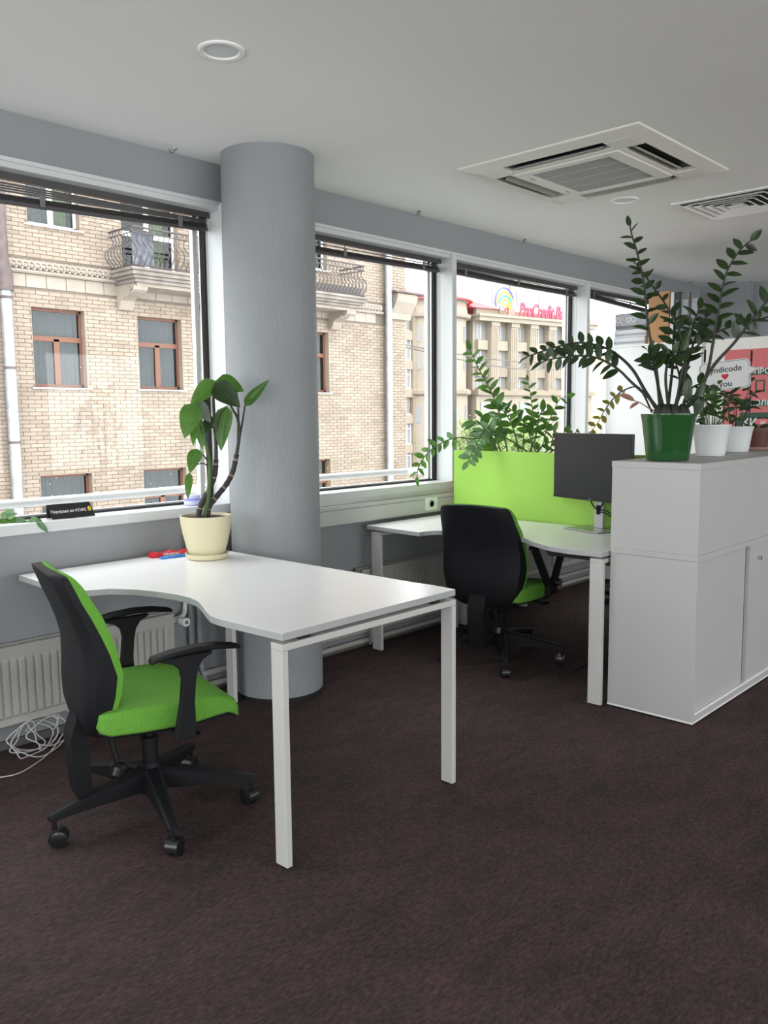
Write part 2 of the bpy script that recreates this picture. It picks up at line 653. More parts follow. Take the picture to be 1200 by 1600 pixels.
# narrow shadow-gap ledge under the beam
MB().box(POSTS[0], 3.488, 2.398, POSTS[-1], 3.51, 2.414).build('ledge', M_FRAME, wall_left)
b = MB()
wall_cells(b, RY0 - .3, RY1, 0, CZ, RX0 - .3, RX0, [(-3.4, -0.4, 0.6, 2.35), (0.3, 3.0, 0.6, 2.35)], 'x')  # openings in this unseen wall, added to bring more sky light indoors
struct(b.build('wall_front', M_WALL))
b = MB()
wall_cells(b, RX0, RX1, 0, CZ, RY0 - .3, RY0, [(-2.6, -.4, .6, 2.35), (.2, 2.4, .6, 2.35), (3.0, 5.2, .6, 2.35), (5.8, 7.8, .6, 2.35)], 'y')  # unseen openings, added and sized for extra sky light on the interior
struct(b.build('wall_right', M_WALL))
b = MB().box(RX1, RY0 - .3, 0, RX1 + .3, RY1, CZ).box(RX1 - .1, 3.03, 0, RX1, RY1, CZ)
struct(b.build('wall_back', M_WALL))
struct(MB().box(RX0, 3.485, 0, RX1, 3.5, 0.035).build('baseboard_left', M_RAD_DARK))

# round column by the window
b = MB()
b.lathe([(.219, .022), (.219, CZ)], (2.66, 3.236, 0), 72)
col = struct(b.build('column', M_COLUMN, smooth=0.7))
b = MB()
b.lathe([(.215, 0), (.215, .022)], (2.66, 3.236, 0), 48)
b.build('contact_shadow_ring', M_DARK, col, smooth=0.7)  # black ring stands in for the contact shadow under the column

# windows between the posts
for i in range(len(POSTS) - 1):
    x0, x1 = POSTS[i], POSTS[i + 1]
    w = MB()
    w.box(x0 + .02, 3.475, ZS, x1 - .02, 3.66, .94)                # inner sill board
    w.box(x0 + .02, 3.50, 2.375, x1 - .02, 3.66, ZT)               # head rail
    wo = struct(w.build(f'window_{i + 1}', M_FRAME, bevel=.003))
    MB().box(x1 - .022, 3.478, ZS, x1 + .022, 3.68, ZT).build('mullion', M_FRAME, wo, bevel=.003)
    g = MB()
    a0, a1, c0, c1, y = x0 + .022, x1 - .022, .94, 2.375, 3.615
    for (p, q) in ((.0, .008), (.018, .024)):
        g.box(a1 - q, y, c0, a1 - p, y + .02, c1)
        g.box(a0 + p, y, c0, a0 + q, y + .02, c1)
    g.box(a0, y, c0, a1, y + .02, c0 + .011)
    g.box(a0, y, c1 - .011, a1, y + .02, c1)
    g.build('gasket', M_GASKET, wo)
    s = MB()
    s.box(a0 + .036, y + .022, c0 + .011, a0 + .062, y + .05, c1)
    s.box(a1 - .062, y + .022, c0 + .011, a1 - .036, y + .05, c1)
    s.box(a0 + .036, y + .022, c0 + .0, a1 - .036, y + .05, c0 + .016)
    s.build('sash', M_FRAME_OUT, wo)
    MB().box(a0 + .02, y + .010, c0 + .01, a1 - .02, y + .015, c1 - .01).build('pane', M_GLASS, wo)
    if i in (1, 2):
        d = MB()
        for k in range(110 if i == 1 else 50):
            px = rng.uniform(a0 + .6, a1 - .1)
            pz = rng.uniform(.97, 1.45) if rng.random() < .75 else rng.uniform(1.0, 2.2)
            r = rng.uniform(.0012, .0032)
            d.lathe([(0, -r), (r * .8, -r * .5), (r * .9, 0), (r * .6, r * .7), (0, r)], (px, y + .017, pz), 5)
        stuff(d.build('rain_drops', M_PRINT_WHITE, wo))
portal('portal_left', POSTS[0], POSTS[-1], .94, 2.375, 'y', 3.70, True)
portal('portal_front', -3.4, 3.0, .6, 2.35, 'x', RX0 - .02, True)
portal('portal_right', -2.6, 7.8, .6, 2.35, 'y', RY0 - .02, False)

# outdoor safety rail along the window line
r = thing('safety_rail', 'white tubular safety rail running outside the windows', 'rail', (0, 3.9, .985))
r_pts = [(x, 3.9, .988 + .004 * math.cos(x * 1.8)) for x in [i * .4 - 1.5 for i in range(27)]]
MB().tube(r_pts, .0215, 14).build('tube', M_FRAME_OUT, r, smooth=0.8)
bk = MB()
for x in (0.83, 2.585, 4.385, 6.085, 7.8):
    MB().box(x - .012, 3.66, .972, x + .012, 3.9, 1.0).build('bracket', M_FRAME_OUT, r)

# ---------------------------------------------------------------- cable trunking, radiators, pipes
t = thing('cable_trunking', 'pale cable trunking with a wall socket under the window behind the partition desk', 'trunking', (5.4, 3.45, .75))
MB().box(2.9, 3.445, .757, 6.2, 3.4995, .868).build('duct', M_STEEL, t, bevel=.004)
MB().box(2.9, 3.442, .842, 6.2, 3.446, .846).build('lid_seam', M_WALL, t)
MB().box(2.9, 3.484, .8685, 6.2, 3.4995, .8945).build('cover_strip', M_FRAME, t)
for sx in (4.1, 5.85):
    f = MB().box(sx - .06, 3.437, .772, sx + .06, 3.446, .856).build('socket', M_WHITE, t, bevel=.003)
    MB().lathe([(.021, 0), (.021, .004), (.017, .004), (.017, -.004), (0, -.004)], (0, 0, 0), 20,
               M=frame_matrix((sx, 3.437, .814), (1, 0, 0), (0, 0, 1))).build('socket_well', M_BINDER, f, smooth=.5)


def radiator(x0, x1, z0, z1, label, valve):
    y0 = 3.405
    r = thing('radiator', label, 'radiator', ((x0 + x1) / 2, 3.44, z0), 0, 'panel radiators along the street wall')
    n = int((x1 - x0 - .05) / .0335)
    p = MB()
    p.box(x0, y0 + .008, z0, x1, y0 + .02, z1 - .012)
    st = (x1 - x0 - .05) / n
    for k in range(n):                                              # pressed ribs with sloped ends
        c = x0 + .025 + (k + .5) * st
        w, za, zb = st * .30, z0 + .028, z1 - .05
        ring = lambda yy, ww, dz: [(c - ww, yy, za + dz), (c + ww, yy, za + dz), (c + ww, yy, zb - dz), (c - ww, yy, zb - dz)]
        p.loft([ring(y0 + .009, w * 1.35, 0), ring(y0 - .001, w, .012)])
    p.build('panel', M_RAD, r, smooth=.6)
    MB().box(x0, 3.46, z0, x1, 3.472, z1 - .012).build('rear_panel', M_RAD, r)
    g = MB()
    g.box(x0 - .004, y0 + .004, z1 - .014, x1 + .004, y0 + .014, z1)
    g.box(x0 - .004, 3.466, z1 - .014, x1 + .004, 3.476, z1)
    k = int((x1 - x0) / .017)
    for i in range(k + 1):
        x = x0 + (x1 - x0) * i / k
        g.box(x - .0035, y0 + .014, z1 - .012, x + .0035, 3.466, z1 - .003)
    g.build('top_grille', M_RAD, r)
    for x in (x0 - .004, x1):
        MB().box(x, y0 + .006, z0 + .01, x + .004, 3.475, z1).build('side_cover', M_RAD, r)
    MB().box(x0 + .01, y0 + .022, z0 + .01, x1 - .01, 3.458, z1 - .03).build('fins', M_RAD_DARK, r)
    if valve:
        v = MB()
        v.cyl((x1, 3.44, z1 - .045), (x1 + .035, 3.44, z1 - .045), .009, n=10)
        v.cyl((x1 + .05, 3.44, z1 - .045), (x1 + .05, 3.375, z1 - .045), .018, .021, 16)
        v.tube(smooth_path([(x1 + .03, 3.45, z1 - .04), (x1 + .09, 3.46, z1 - .03), (x1 + .115, 3.478, z1 + .02), (x1 + .12, 3.478, z1 + .12)]), .011, 10)
        v.build('valve', M_WHITE, r, smooth=.7)
        MB().cyl((x1 + .05, 3.374, z1 - .045), (x1 + .05, 3.371, z1 - .045), .009, n=12).build('valve_dial', M_BINDER, r)
    return r


radiator(0.55, 2.165, .125, .452, 'white ribbed radiator on the wall behind the green chair', True)
radiator(3.44, 5.33, .20, .482, 'white ribbed radiator under the partition desk beside the black chair back', False)
radiator(5.52, 6.17, .20, .482, 'white ribbed radiator seen under the desktop between chair arm and cabinet', False)
p = thing('heating_pipes', 'pair of white heating pipes running low along the street wall', 'pipe', (5, 3.42, .05))
MB().cyl((2.36, 3.476, .098), (6.2, 3.476, .098), .016, n=14).build('pipe', M_RAD, p, smooth=.7)
MB().cyl((2.40, 3.474, .036), (6.2, 3.474, .036), .016, n=14).build('pipe', M_RAD, p, smooth=.7)
for x in (3.55, 5.42):
    cl = MB()
    cl.tube(smooth_path([(x, 3.495, .125), (x, 3.465, .128), (x, 3.45, .09), (x, 3.45, .04), (x, 3.462, .012)]), .009, 8)
    cl.build('pipe_clip', M_RAD, p, smooth=.7)
MB().box(5.335, 3.43, .20, 5.515, 3.495, .47).build('riser_cover', M_WALL, p)
p = thing('riser_pipes', 'two upright grey heating pipes between radiator and round column', 'pipe', (2.33, 3.46, 0))
for x in (2.305, 2.355):
    MB().tube(smooth_path([(x, 3.478, .86), (x, 3.478, .5), (x, 3.478, .2), (x + .008, 3.478, .13), (x + .035, 3.478, .098 if x < 2.34 else .036)]), .013, 12).build('pipe', M_WALL, p, smooth=.7)


# ---------------------------------------------------------------- blinds drawn up under the beam
def blind(x0, x1, z0l, z0r, nspread, label):
    """headrail, hanging slats and a bunched stack; z0l and z0r are the heights of the bottom rail at both ends"""
    v = thing('venetian_blind', label, 'blind', ((x0 + x1) / 2, 3.58, 2.375))
    MB().box(x0, 3.565, 2.347, x1, 3.595, 2.376).build('headrail', M_BLIND, v, bevel=.002)

    def slat(dz_l, dz_r, th, mt, name, wd=.025, sag=0.0):
        s = MB()
        n = 8
        rings = []
        for i in range(n + 1):
            u = i / n
            x = x0 + .008 + (x1 - x0 - .016) * u
            z = dz_l + (dz_r - dz_l) * u - sag * math.sin(PI * u)
            rings.append([(x, 3.58 - wd / 2, z - .002), (x, 3.58, z + .002), (x, 3.58 + wd / 2, z - .002), (x, 3.58 + wd / 2, z - .002 - th), (x, 3.58, z + .002 - th), (x, 3.58 - wd / 2, z - .002 - th)])
        s.loft(rings)
        return s.build(name, mt, v)
    hL, hR = 2.345, 2.345
    top_l, top_r = z0l + .040, z0r + .032
    for k in range(nspread):
        f = (k + 1) / (nspread + 1)
        slat(hL + (top_l - hL) * f, hR + (top_r - hR) * f, .0012, M_SLAT, 'slat')
    for k in range(8):
        slat(z0l + .013 + k * .0034, z0r + .011 + k * .0028, .0012, M_BLIND, 'slat', sag=.004)
    slat(z0l + .012, z0r + .010, .012, M_BLIND, 'bottom_rail', sag=.004)
    for u in (.12, .5, .9):
        x = x0 + (x1 - x0) * u
        zz = z0l + (z0r - z0l) * u
        c = MB()
        c.box(x - .002, 3.566, zz, x + .002, 3.568, 2.35)
        c.box(x - .012, 3.562, zz - .002, x + .012, 3.5635, zz + .045)
        c.build('ladder_clip', M_BINDER, v)
    cd = MB()
    cd.tube([(x1 - .02, 3.56, 2.35), (x1 - .018, 3.56, 1.6), (x1 - .022, 3.56, 1.25)], .0012, 5)
    cd.build('cord', M_SLAT, v)
    return v


blind(.86, 2.555, 2.235, 2.290, 4, 'dark venetian blind over the window left of the column, partly lowered')
blind(2.615, 4.355, 2.275, 2.295, 1, 'dark venetian blind drawn up over the window right of the column')
blind(4.415, 6.055, 2.303, 2.300, 1, 'dark venetian blind over the window with the bank sign')
blind(6.115, 7.77, 2.315, 2.262, 2, 'dark venetian blind sloping over the window behind the tall potted plant')

# ---------------------------------------------------------------- things on the ceiling
def downlight(x, y, label):
    d = thing('downlight', label, 'ceiling light', (x, y, CZ))
    b = MB().lathe([(.078, 0), (.078, -.004), (.072, -.007), (.061, -.006), (.058, .0)], (x, y, CZ), 40, caps=False)
    b.build('trim_ring', M_CEIL, d, smooth=.5)
    MB().lathe([(.0575, -.0005), (.0575, -.0015), (0, -.0015)], (x, y, CZ), 40).build('diffuser', M_PAPER, d)


downlight(1.812, 2.432, 'round flush downlight, off, on the ceiling above the green chair')
downlight(4.625, 2.425, 'round flush downlight, off, beside the ceiling air conditioner')

ac = thing('air_conditioner', 'square ivory ceiling cassette air conditioner with four air slots', 'air conditioner', (3.94, 2.24, CZ))
ax0, ax1, ay0, ay1 = 3.452, 4.428, 1.752, 2.728
acx, acy = (ax0 + ax1) / 2, (ay0 + ay1) / 2
H = (ax1 - ax0) / 2
# border panel: boxes around the four slots, thinner towards the rim
b = MB()
sl_in, sl_out, sl_len = .310, .412, .275


def acq(u0, u1, v0, v1, za, zb):
    b.box(acx + u0, acy + v0, CZ - zb, acx + u1, acy + v1, CZ - za)


rim = H
sq = lambda hh, dz: [(acx - hh, acy - hh, CZ - dz), (acx + hh, acy - hh, CZ - dz), (acx + hh, acy + hh, CZ - dz), (acx - hh, acy + hh, CZ - dz)]
b.loft([sq(rim, 0), sq(rim, .008), sq(rim - .02, .013), sq(sl_out, .027), sq(sl_out, 0)], caps=False)
for sx in (-1, 1):
    for sy in (-1, 1):
        u = sorted((sx * sl_len, sx * sl_out)); v = sorted((sy * sl_len, sy * sl_out))
        acq(u[0], u[1], v[0], v[1], 0, .0275)
for s in (-1, 1):
    v = sorted((s * sl_in, s * sl_len))
    acq(-sl_len, sl_len, *sorted((s * sl_len, s * sl_in)), 0, .028)
    acq(*sorted((s * sl_len, s * sl_in)), -sl_len, sl_len, 0, .028)
b.build('panel', M_AC, ac, bevel=.006)
# angled louver in each of the four slots, dark behind
for k in range(4):
    R4 = Matrix.Translation((acx, acy, CZ)) @ Matrix.Rotation(k * PI / 2, 4, 'Z')
    s = MB()
    s.box(-sl_len, sl_in, -.006, sl_len, sl_out, -.002, M=R4)
    so = s.build('air_slot', M_AC_DARK, ac)
    fl = MB()
    tilt = R4 @ Matrix.Translation((0, sl_in + .034, -.018)) @ Matrix.Rotation(-.45, 4, 'X')
    fl.prism(round_rect(2 * sl_len - .06, .050, .012), -.003, .003, M=tilt)
    fl.build('louver', M_AC_FLAP, so, bevel=.001)
# intake grille with five panels
b = MB()
gi = .285
for (u0, u1, v0, v1) in ((-gi, gi, .215, gi), (-gi, gi, -gi, -.215), (-gi, -.235, -.215, .215), (.235, gi, -.215, .215)):
    acq(u0, u1, v0, v1, .024, .036)
gf = b.build('intake_frame', M_AC, ac, bevel=.004)
b = MB()
acq(-.236, .236, -.216, .216, .02, .031)
b.build('intake_mesh', M_GRILLE, ac)
b = MB()
for k in range(5):
    u = -.235 + .47 * k / 4
    acq(u - .003, u + .003, -.216, .216, .028, .0335)
for k in range(36):
    v = -.21 + .42 * k / 35
    acq(-.236, .236, v - .0012, v + .0012, .03, .0325)
stuff(b.build('grille_bars', mat('pale grille bars', (.46, .46, .44), .6), ac))
b = MB()
for s in (-1, 1):
    acq(s * .17 - .02, s * .17 + .02, .243, .25, .036, .0375)
b.build('latch', M_GRILLE, gf)

# square four-way air diffuser
vx, vy, VH = 5.19, 1.99, .285
v = thing('air_diffuser', 'square four way air diffuser with nested vanes on the ceiling', 'vent', (vx, vy, CZ))
MB().box(vx - VH + .01, vy - VH + .01, CZ - .003, vx + VH - .01, vy + VH - .01, CZ).build('duct_back', M_AC_DARK, v)
for k in range(6):
    h0 = VH - k * .047
    h1 = h0 - (.026 if k else .03)
    z0, z1 = CZ - .004, CZ - .017
    q = lambda h, z: [(vx - h, vy - h, z), (vx + h, vy - h, z), (vx + h, vy + h, z), (vx - h, vy + h, z)]
    b = MB()
    b.loft([q(h0, CZ - .016 if k else CZ), q(h0, CZ - .018 if k else CZ - .006), q(h1, CZ - .007), q(h1, CZ - .004)], caps=False)
    b.build('vane' if k else 'vent_frame', M_CEIL, v)
MB().box(vx - .03, vy - .03, CZ - .016, vx + .03, vy + .03, CZ - .004).build('centre_plate', M_CEIL, v)

for n_, (hx, hy, lab) in enumerate([(2.286, 3.44, 'small ceiling hook beside the top of the round column, left of it'), (3.988, 3.435, 'small ceiling hook over the window right of the column'),
                                    (5.142, 3.452, 'small ceiling hook over the bank sign window'), (7.88, 3.44, 'small ceiling hook near the far corner')]):
    h = thing('ceiling_hook', lab, 'hook', (hx, hy, CZ))
    MB().lathe([(.012, 0), (.010, -.006), (.004, -.008), (.004, -.012)], (hx, hy, CZ), 12).build('base', M_CHROME, h, smooth=.6)
    MB().tube(smooth_path([(hx, hy, CZ - .01), (hx - .012, hy - .004, CZ - .022), (hx - .03, hy - .008, CZ - .022), (hx - .034, hy - .01, CZ - .012)]), .003, 6).build('hook', M_BINDER, h, smooth=.6)

# ---------------------------------------------------------------- desks
def desk(name, label, outline, x0, x1, ylo, yhi, lw, far_left_leg=True):
    d = thing(name, label, 'desk', ((x0 + x1) / 2, (ylo + yhi) / 2, 0))
    b = MB().prism(outline, .7165, .74)
    for i in range(len(b.f)):
        b.mi[i] = 1 if i > 1 else 0
    top = b.build('desktop', [M_LAMINATE, M_DESK_EDGE], d, bevel=.0015)
    for y in (ylo, yhi):
        MB().box(x0, y, .684, x1, y + lw, .705).build('frame_beam', M_STEEL, d, bevel=.0015)
        for x in (x0, x1 - .022):
            lg = MB().box(x, y, .007, x + .022, y + lw, .6835).build('leg', M_STEEL, d, bevel=.0015)
            MB().cyl((x + .011, y + lw / 2, 0), (x + .011, y + lw / 2, .007), .010, n=12).build('foot', M_BLACK, lg)
    MB().box(x1 - .16, ylo + lw, .684, x1 - .12, yhi, .714).build('cross_beam', M_STEEL, d)
    sp = MB()
    for y in (ylo, yhi):
        for x in (x0 + .08, x1 - .12):
            sp.box(x, y + .01, .705, x + .04, y + lw - .01, .717)
    sp.build('spacer', M_DARK, d)
    return d


front_curve = [(1.44, 2.98), (1.47, 2.925), (1.51, 2.905), (1.56, 2.88), (1.615, 2.80), (1.65, 2.70), (1.668, 2.594), (1.668, 2.51), (1.652, 2.44), (1.622, 2.375), (1.585, 2.30), (1.556, 2.235), (1.547, 2.17)]
desk('curved_desk', 'white wave fronted desk with steel frame beside the green chair and round column',
     [(1.562, 1.883), (2.392, 1.893), (2.400, 2.0), (2.392, 2.09), (2.392, 3.42), (1.455, 3.42)] + front_curve, 1.562, 2.385, 1.885, 3.22, .053)
front2 = [(3.455, 2.985), (3.50, 2.985), (3.545, 2.97), (3.60, 2.92), (3.68, 2.84), (3.705, 2.68), (3.69, 2.54), (3.63, 2.42), (3.555, 2.32), (3.485, 2.19), (3.462, 2.07), (3.465, 2.0)]
desk('curved_desk', 'white wave fronted desk with a monitor in front of the lime partition',
     [(3.475, 1.895), (4.232, 1.895), (4.232, 3.42), (3.49, 3.42)] + front2, 3.495, 4.225, 1.90, 3.318, .068)
d3 = desk('straight_desk', 'white desk behind the lime partition, carrying the leafy pots',
          [(5.03, 1.895), (5.03, 3.42), (4.285, 3.42), (4.285, 1.895)], 4.30, 5.02, 1.90, 3.318, .068)
u = thing('under_desk_tray', 'black cable tray screwed under the partition desk near its front leg', 'cable tray', (3.66, 2.05, .66))
MB().prism([(1.985, .7155), (2.30, .7155), (2.26, .672), (2.02, .672)], 3.60, 3.72, plane='yz').build('tray', M_BLACK_GLOSS, u, bevel=.003)
MB().box(3.62, 2.02, .700, 3.70, 2.27, .7155).build('bracket', M_BLACK, u)

# lime partition between the two desks
p = thing('desk_partition', 'lime green fabric desk partition behind the black monitor', 'partition', (4.258, 2.65, .70))
MB().box(4.243, 1.93, .70, 4.273, 3.372, 1.150).build('panel', M_LIME, p, bevel=.004)
for y in (2.1, 3.2):
    MB().box(4.236, y - .03, .62, 4.280, y + .03, .716).build('clamp', M_STEEL, p)


# ---------------------------------------------------------------- office chairs
def interp(tab, z):
    for (a, b) in zip(tab, tab[1:]):
        if (a[0] - z) * (b[0] - z) <= 0:
            t = (z - a[0]) / (b[0] - a[0])
            return [p + (q - p) * t for p, q in zip(a[1:], b[1:])]
    return tab[-1][1:] if abs(tab[-1][0] - z) < abs(tab[0][0] - z) else tab[0][1:]


def office_chair(name, label, loc, heading, star, arms, wide):
    """local x forward, y to the sitter's left, origin on the floor under the gas lift"""
    c = thing(name, label, 'chair', loc, heading, 'green seated office chairs')
    L = dict(parent=c, local=True)
    hub = MB().lathe([(.036, .075), (.038, .10), (.036, .17), (.030, .185), (.0, .185)], n=24)
    hub.build('hub', M_BLACK, c, smooth=.6, local=True)
    for k in range(5):
        R = Matrix.Rotation(star - heading + k * 2 * PI / 5, 4, 'Z')
        lg = MB()
        rings = []
        for (x, w, zt, zb) in ((.02, .030, .172, .095), (.10, .026, .160, .092), (.20, .022, .143, .094), (.30, .018, .122, .092), (.352, .016, .110, .088), (.362, .012, .106, .090)):
            rings.append([R @ Vector(p) for p in ((x, -w, zb), (x, w, zb), (x, w, zt - .008), (x, w * .6, zt), (x, -w * .6, zt), (x, -w, zt - .008))])
        lg.loft(rings)
        lo = lg.build('base_leg', M_BLACK, c, smooth=.5, local=True)
        cs = MB()
        sw = Matrix.Translation((R @ Vector((.345, 0, 0)))) @ Matrix.Rotation(1.1 * k + .6, 4, 'Z')
        cs.add(*(lambda m: (m.v, m.f))(MB().cyl((0, 0, .055), (0, 0, .10), .008, n=10)))
        for s in (-1, 1):
            M = sw @ Matrix.Translation((-.012, s * .0135, .0285)) @ Matrix.Rotation(PI / 2, 4, 'X')
            cs.lathe([(0, -.0095), (.022, -.0095), (.0285, -.006), (.0285, .006), (.022, .0095), (0, .0095)], n=22, M=M)
        hood = []
        for i in range(9):
            a = -.3 + (PI + .3) * i / 8
            hood.append((.031 * math.cos(a) - .012, .0285 + .031 * math.sin(a)))
        inner = [(-.012 + (p[0] + .012) * .86, .0285 + (p[1] - .0285) * .86) for p in reversed(hood)]
        cs.prism(hood + inner, -.021, .021, M=sw, plane='xz')
        # the stem was added unplaced: move it under the leg end
        for i in range(20):
            cs.v[i] = tuple(R @ Vector((.345, 0, 0)) + Vector(cs.v[i]))
        cs.build('caster', M_BLACK_GLOSS, lo, smooth=.5, local=True)
    MB().lathe([(.027, .12), (.027, .26), (.030, .262), (.030, .275), (.0145, .278), (.0145, .375)], n=20).build('gas_lift', M_BLACK, c, smooth=.5, local=True)
    MB().cyl((0, 0, .262), (0, 0, .272), .0285, n=20).build('lift_collar', M_CHROME, c, smooth=.5, local=True)
    m = MB()
    m.prism(round_rect(.24, .12, .02, 3, .0, 0), .345, .382)
    m.box(-.24, -.03, .352, -.08, .03, .372)
    m.build('mechanism', M_BLACK, c, bevel=.004, local=True)
    lv = MB()
    lv.tube(smooth_path([(.04, -.05, .36), (.05, -.16, .352), (.055, -.235, .345)]), .006, 8)
    lv.prism(round_rect(.07, .03, .012, 3, .055, -.25), .341, .347)
    lv.build('lever', M_BLACK, c, smooth=.6, local=True)
    lv = MB()
    lv.tube(smooth_path([(-.02, .05, .36), (-.03, .16, .352), (-.035, .235, .345)]), .006, 8)
    lv.prism(round_rect(.075, .034, .014, 3, -.035, .25), .341, .348)
    lv.build('lever', M_BLACK, c, smooth=.6, local=True)
    kn = MB()
    kn.tube([(-.150, -.045, .36), (-.142, -.050, .29), (-.128, -.055, .225)], .010, 10)
    T = Matrix.Translation((-.124, -.056, .205)) @ Matrix.Rotation(.35, 4, 'Y')
    kn.lathe([(0, -.026), (.022, -.026), (.028, -.018), (.028, .010), (.020, .022), (.010, .026)], n=16, M=T)
    kn.build('tension_knob', M_BLACK_GLOSS, c, smooth=.5, local=True)
    # seat cushion: lofted along x, waterfall front edge
    rings = []
    prof = [(-.222, .16, .405, .436), (-.215, .205, .390, .450), (-.19, .228, .383, .460), (-.10, .240, .379, .464), (.0, .247, .377, .462), (.08, .250, .378, .460), (.15, .250, .386, .456), (.195, .247, .388, .446), (.222, .240, .375, .430), (.236, .228, .362, .408), (.240, .205, .362, .388)]
    for (x, w, zb, zt) in prof:
        r = min(.015, (zt - zb) * .4)
        sec = []
        for (y, z) in round_rect(2 * w, zt - zb, r, 5, 0, (zb + zt) / 2):
            dip = .010 * (1 - (y / w) ** 2) if z > (zb + zt) / 2 else 0
            sec.append((x, y, z - dip * .6))
        rings.append(sec)
    MB().loft(rings).build('seat', M_GREEN, c, smooth=1.0, local=True)
    rings = []
    for (x, w, zb, zt) in prof[1:-2]:
        rings.append([(x, y, z) for (y, z) in round_rect(2 * w - .03, .014, .006, 2, 0, zb - .003)])
    MB().loft(rings).build('seat_pan', M_BLACK, c, smooth=.8, local=True)
    # backrest: z, shell back x, shell front x, cushion front x, half width
    tab = [(.345, -.222, -.212, -.210, .120), (.362, -.236, -.208, -.207, .155), (.39, -.246, -.204, -.196, .182), (.43, -.254, -.200, -.182, .200), (.50, -.256, -.184, -.160, .214), (.565, -.251, -.177, -.153, .220),
           (.64, -.250, -.198, -.166, .219), (.70, -.264, -.221, -.181, .215), (.76, -.284, -.247, -.203, .209), (.82, -.306, -.270, -.229, .202), (.86, -.321, -.286, -.251, .196), (.888, -.332, -.298, -.275, .188), (.899, -.336, -.303, -.290, .180), (.904, -.335, -.308, -.300, .168)]
    sh, cu = [], []
    n = 10
    for (z, xb, xm, xf, w) in tab:
        w *= wide
        zz = lambda y: z - (.012 * (y / .21) ** 2 if z > .8 else -.004 * (y / .21) ** 2)
        row = []
        for i in range(n + 1):                                     # curved back of the shell
            y = -w + 2 * w * i / n
            e = abs(y / w)
            row.append((xb + (.020 * max(0, (e - .72) / .28) ** 2) - .0 + .012 * e * e, y * (.965 if e > .9 else 1), zz(y)))
        for i in range(n + 1):
            y = w - 2 * w * i / n
            row.append((xm + .018 * (y / w) ** 2, y, zz(y)))
        sh.append(row)
        row = []
        for i in range(n + 1):
            y = -w + 2 * w * i / n
            row.append((xm + .018 * (y / w) ** 2 + .001, y * 1.0, zz(y)))
        for i in range(n + 1):
            y = w - 2 * w * i / n
            e = abs(y / w)
            row.append((xf + .020 * e * e - (.28 * (xf - xm) * max(0, (e - .85) / .15) ** 2), y * 1.005, zz(y) + .003))
        cu.append(row)
    MB().loft(sh).build('back_shell', M_BLACK, c, smooth=.55, local=True)
    MB().loft(cu[1:]).build('back_cushion', M_GREEN, c, smooth=1.0, local=True)
    sp = MB()
    rings = []
    for (x, z, w, th) in ((-.236, .46, .044, .010), (-.240, .40, .050, .012), (-.246, .36, .052, .020), (-.246, .33, .050, .028), (-.240, .24, .048, .028), (-.238, .16, .046, .026), (-.236, .125, .040, .020)):
        rings.append([(x - th, y, z) if k else (x + th, y, z) for k, y in ((1, -w), (1, w), (0, w), (0, -w))])
    sp.loft(rings)
    sp.build('back_spine', M_BLACK, c, smooth=.5, local=True)
    for s in (-1, 1):
        if arms == 'tee':
            a = MB()
            y0, y1 = s * .298, s * .326
            ya, yb = min(y0, y1), max(y0, y1)
            outl = [(-.020, .362), (.046, .362), (.050, .40), (.048, .48), (.054, .545), (.062, .585), (.080, .612), (.112, .628), (.112, .634), (-.060, .630), (-.060, .624), (-.018, .610), (.006, .588), (.012, .555), (.004, .48), (-.010, .41)]
            a.prism(outl, ya, yb, plane='xz')
            a.box(-.005, min(s * .05, s * .305), .362, .035, max(s * .05, s * .305), .374)
            ao = a.build('armrest', M_BLACK, c, bevel=.005, local=True)
            rings = []
            for (x, z, w, th) in ((-.088, .628, .018, .010), (-.080, .634, .026, .014), (-.02, .645, .028, .016), (.06, .651, .028, .017), (.13, .648, .027, .016), (.19, .638, .024, .014), (.205, .634, .016, .010)):
                rings.append([(x, y, zq) for (y, zq) in round_rect(2 * w, th, th * .42, 3, s * .315, z)])
            MB().loft(rings).build('arm_pad', M_BLACK, ao, smooth=.8, local=True)
        else:
            a = MB()
            for (p0, p1) in (((-.105, .672), (.072, .435)), ((.262, .665), (.118, .435))):
                q = Vector((p1[0] - p0[0], 0, p1[1] - p0[1])).normalized()
                nrm = Vector((q.z, 0, -q.x)) * .021
                P0, P1 = Vector((p0[0], 0, p0[1])), Vector((p1[0], 0, p1[1]))
                a.prism([((P0 + nrm * .85).x, (P0 + nrm * .85).z), ((P0 - nrm * .85).x, (P0 - nrm * .85).z), ((P1 - nrm).x, (P1 - nrm).z), ((P1 + nrm).x, (P1 + nrm).z)], min(s * .245, s * .275), max(s * .245, s * .275), plane='xz')
            a.prism([(.04, .39), (.15, .39), (.145, .46), (.05, .46)], min(s * .24, s * .278), max(s * .24, s * .278), plane='xz')
            a.box(.06, min(s * .05, s * .25), .366, .12, max(s * .05, s * .25), .376)
            a.box(.075, min(s * .238, s * .25), .37, .11, max(s * .238, s * .25), .42)
            ao = a.build('armrest', M_BLACK, c, bevel=.005, local=True)
            MB().cyl((.135, s * .262, .452), (.135, s * .300, .452), .026, .022, 18).build('arm_knob', M_BLACK_GLOSS, ao, smooth=.5, local=True)
            rings = []
            for (x, z, w, th) in ((-.135, .668, .018, .010), (-.12, .673, .025, .016), (.08, .680, .027, .018), (.27, .673, .025, .016), (.29, .668, .016, .010)):
                rings.append([(x, y, zq) for (y, zq) in round_rect(2 * w, th, th * .42, 3, s * .26, z)])
            MB().loft(rings).build('arm_pad', M_BLACK, ao, smooth=.8, local=True)
    return c


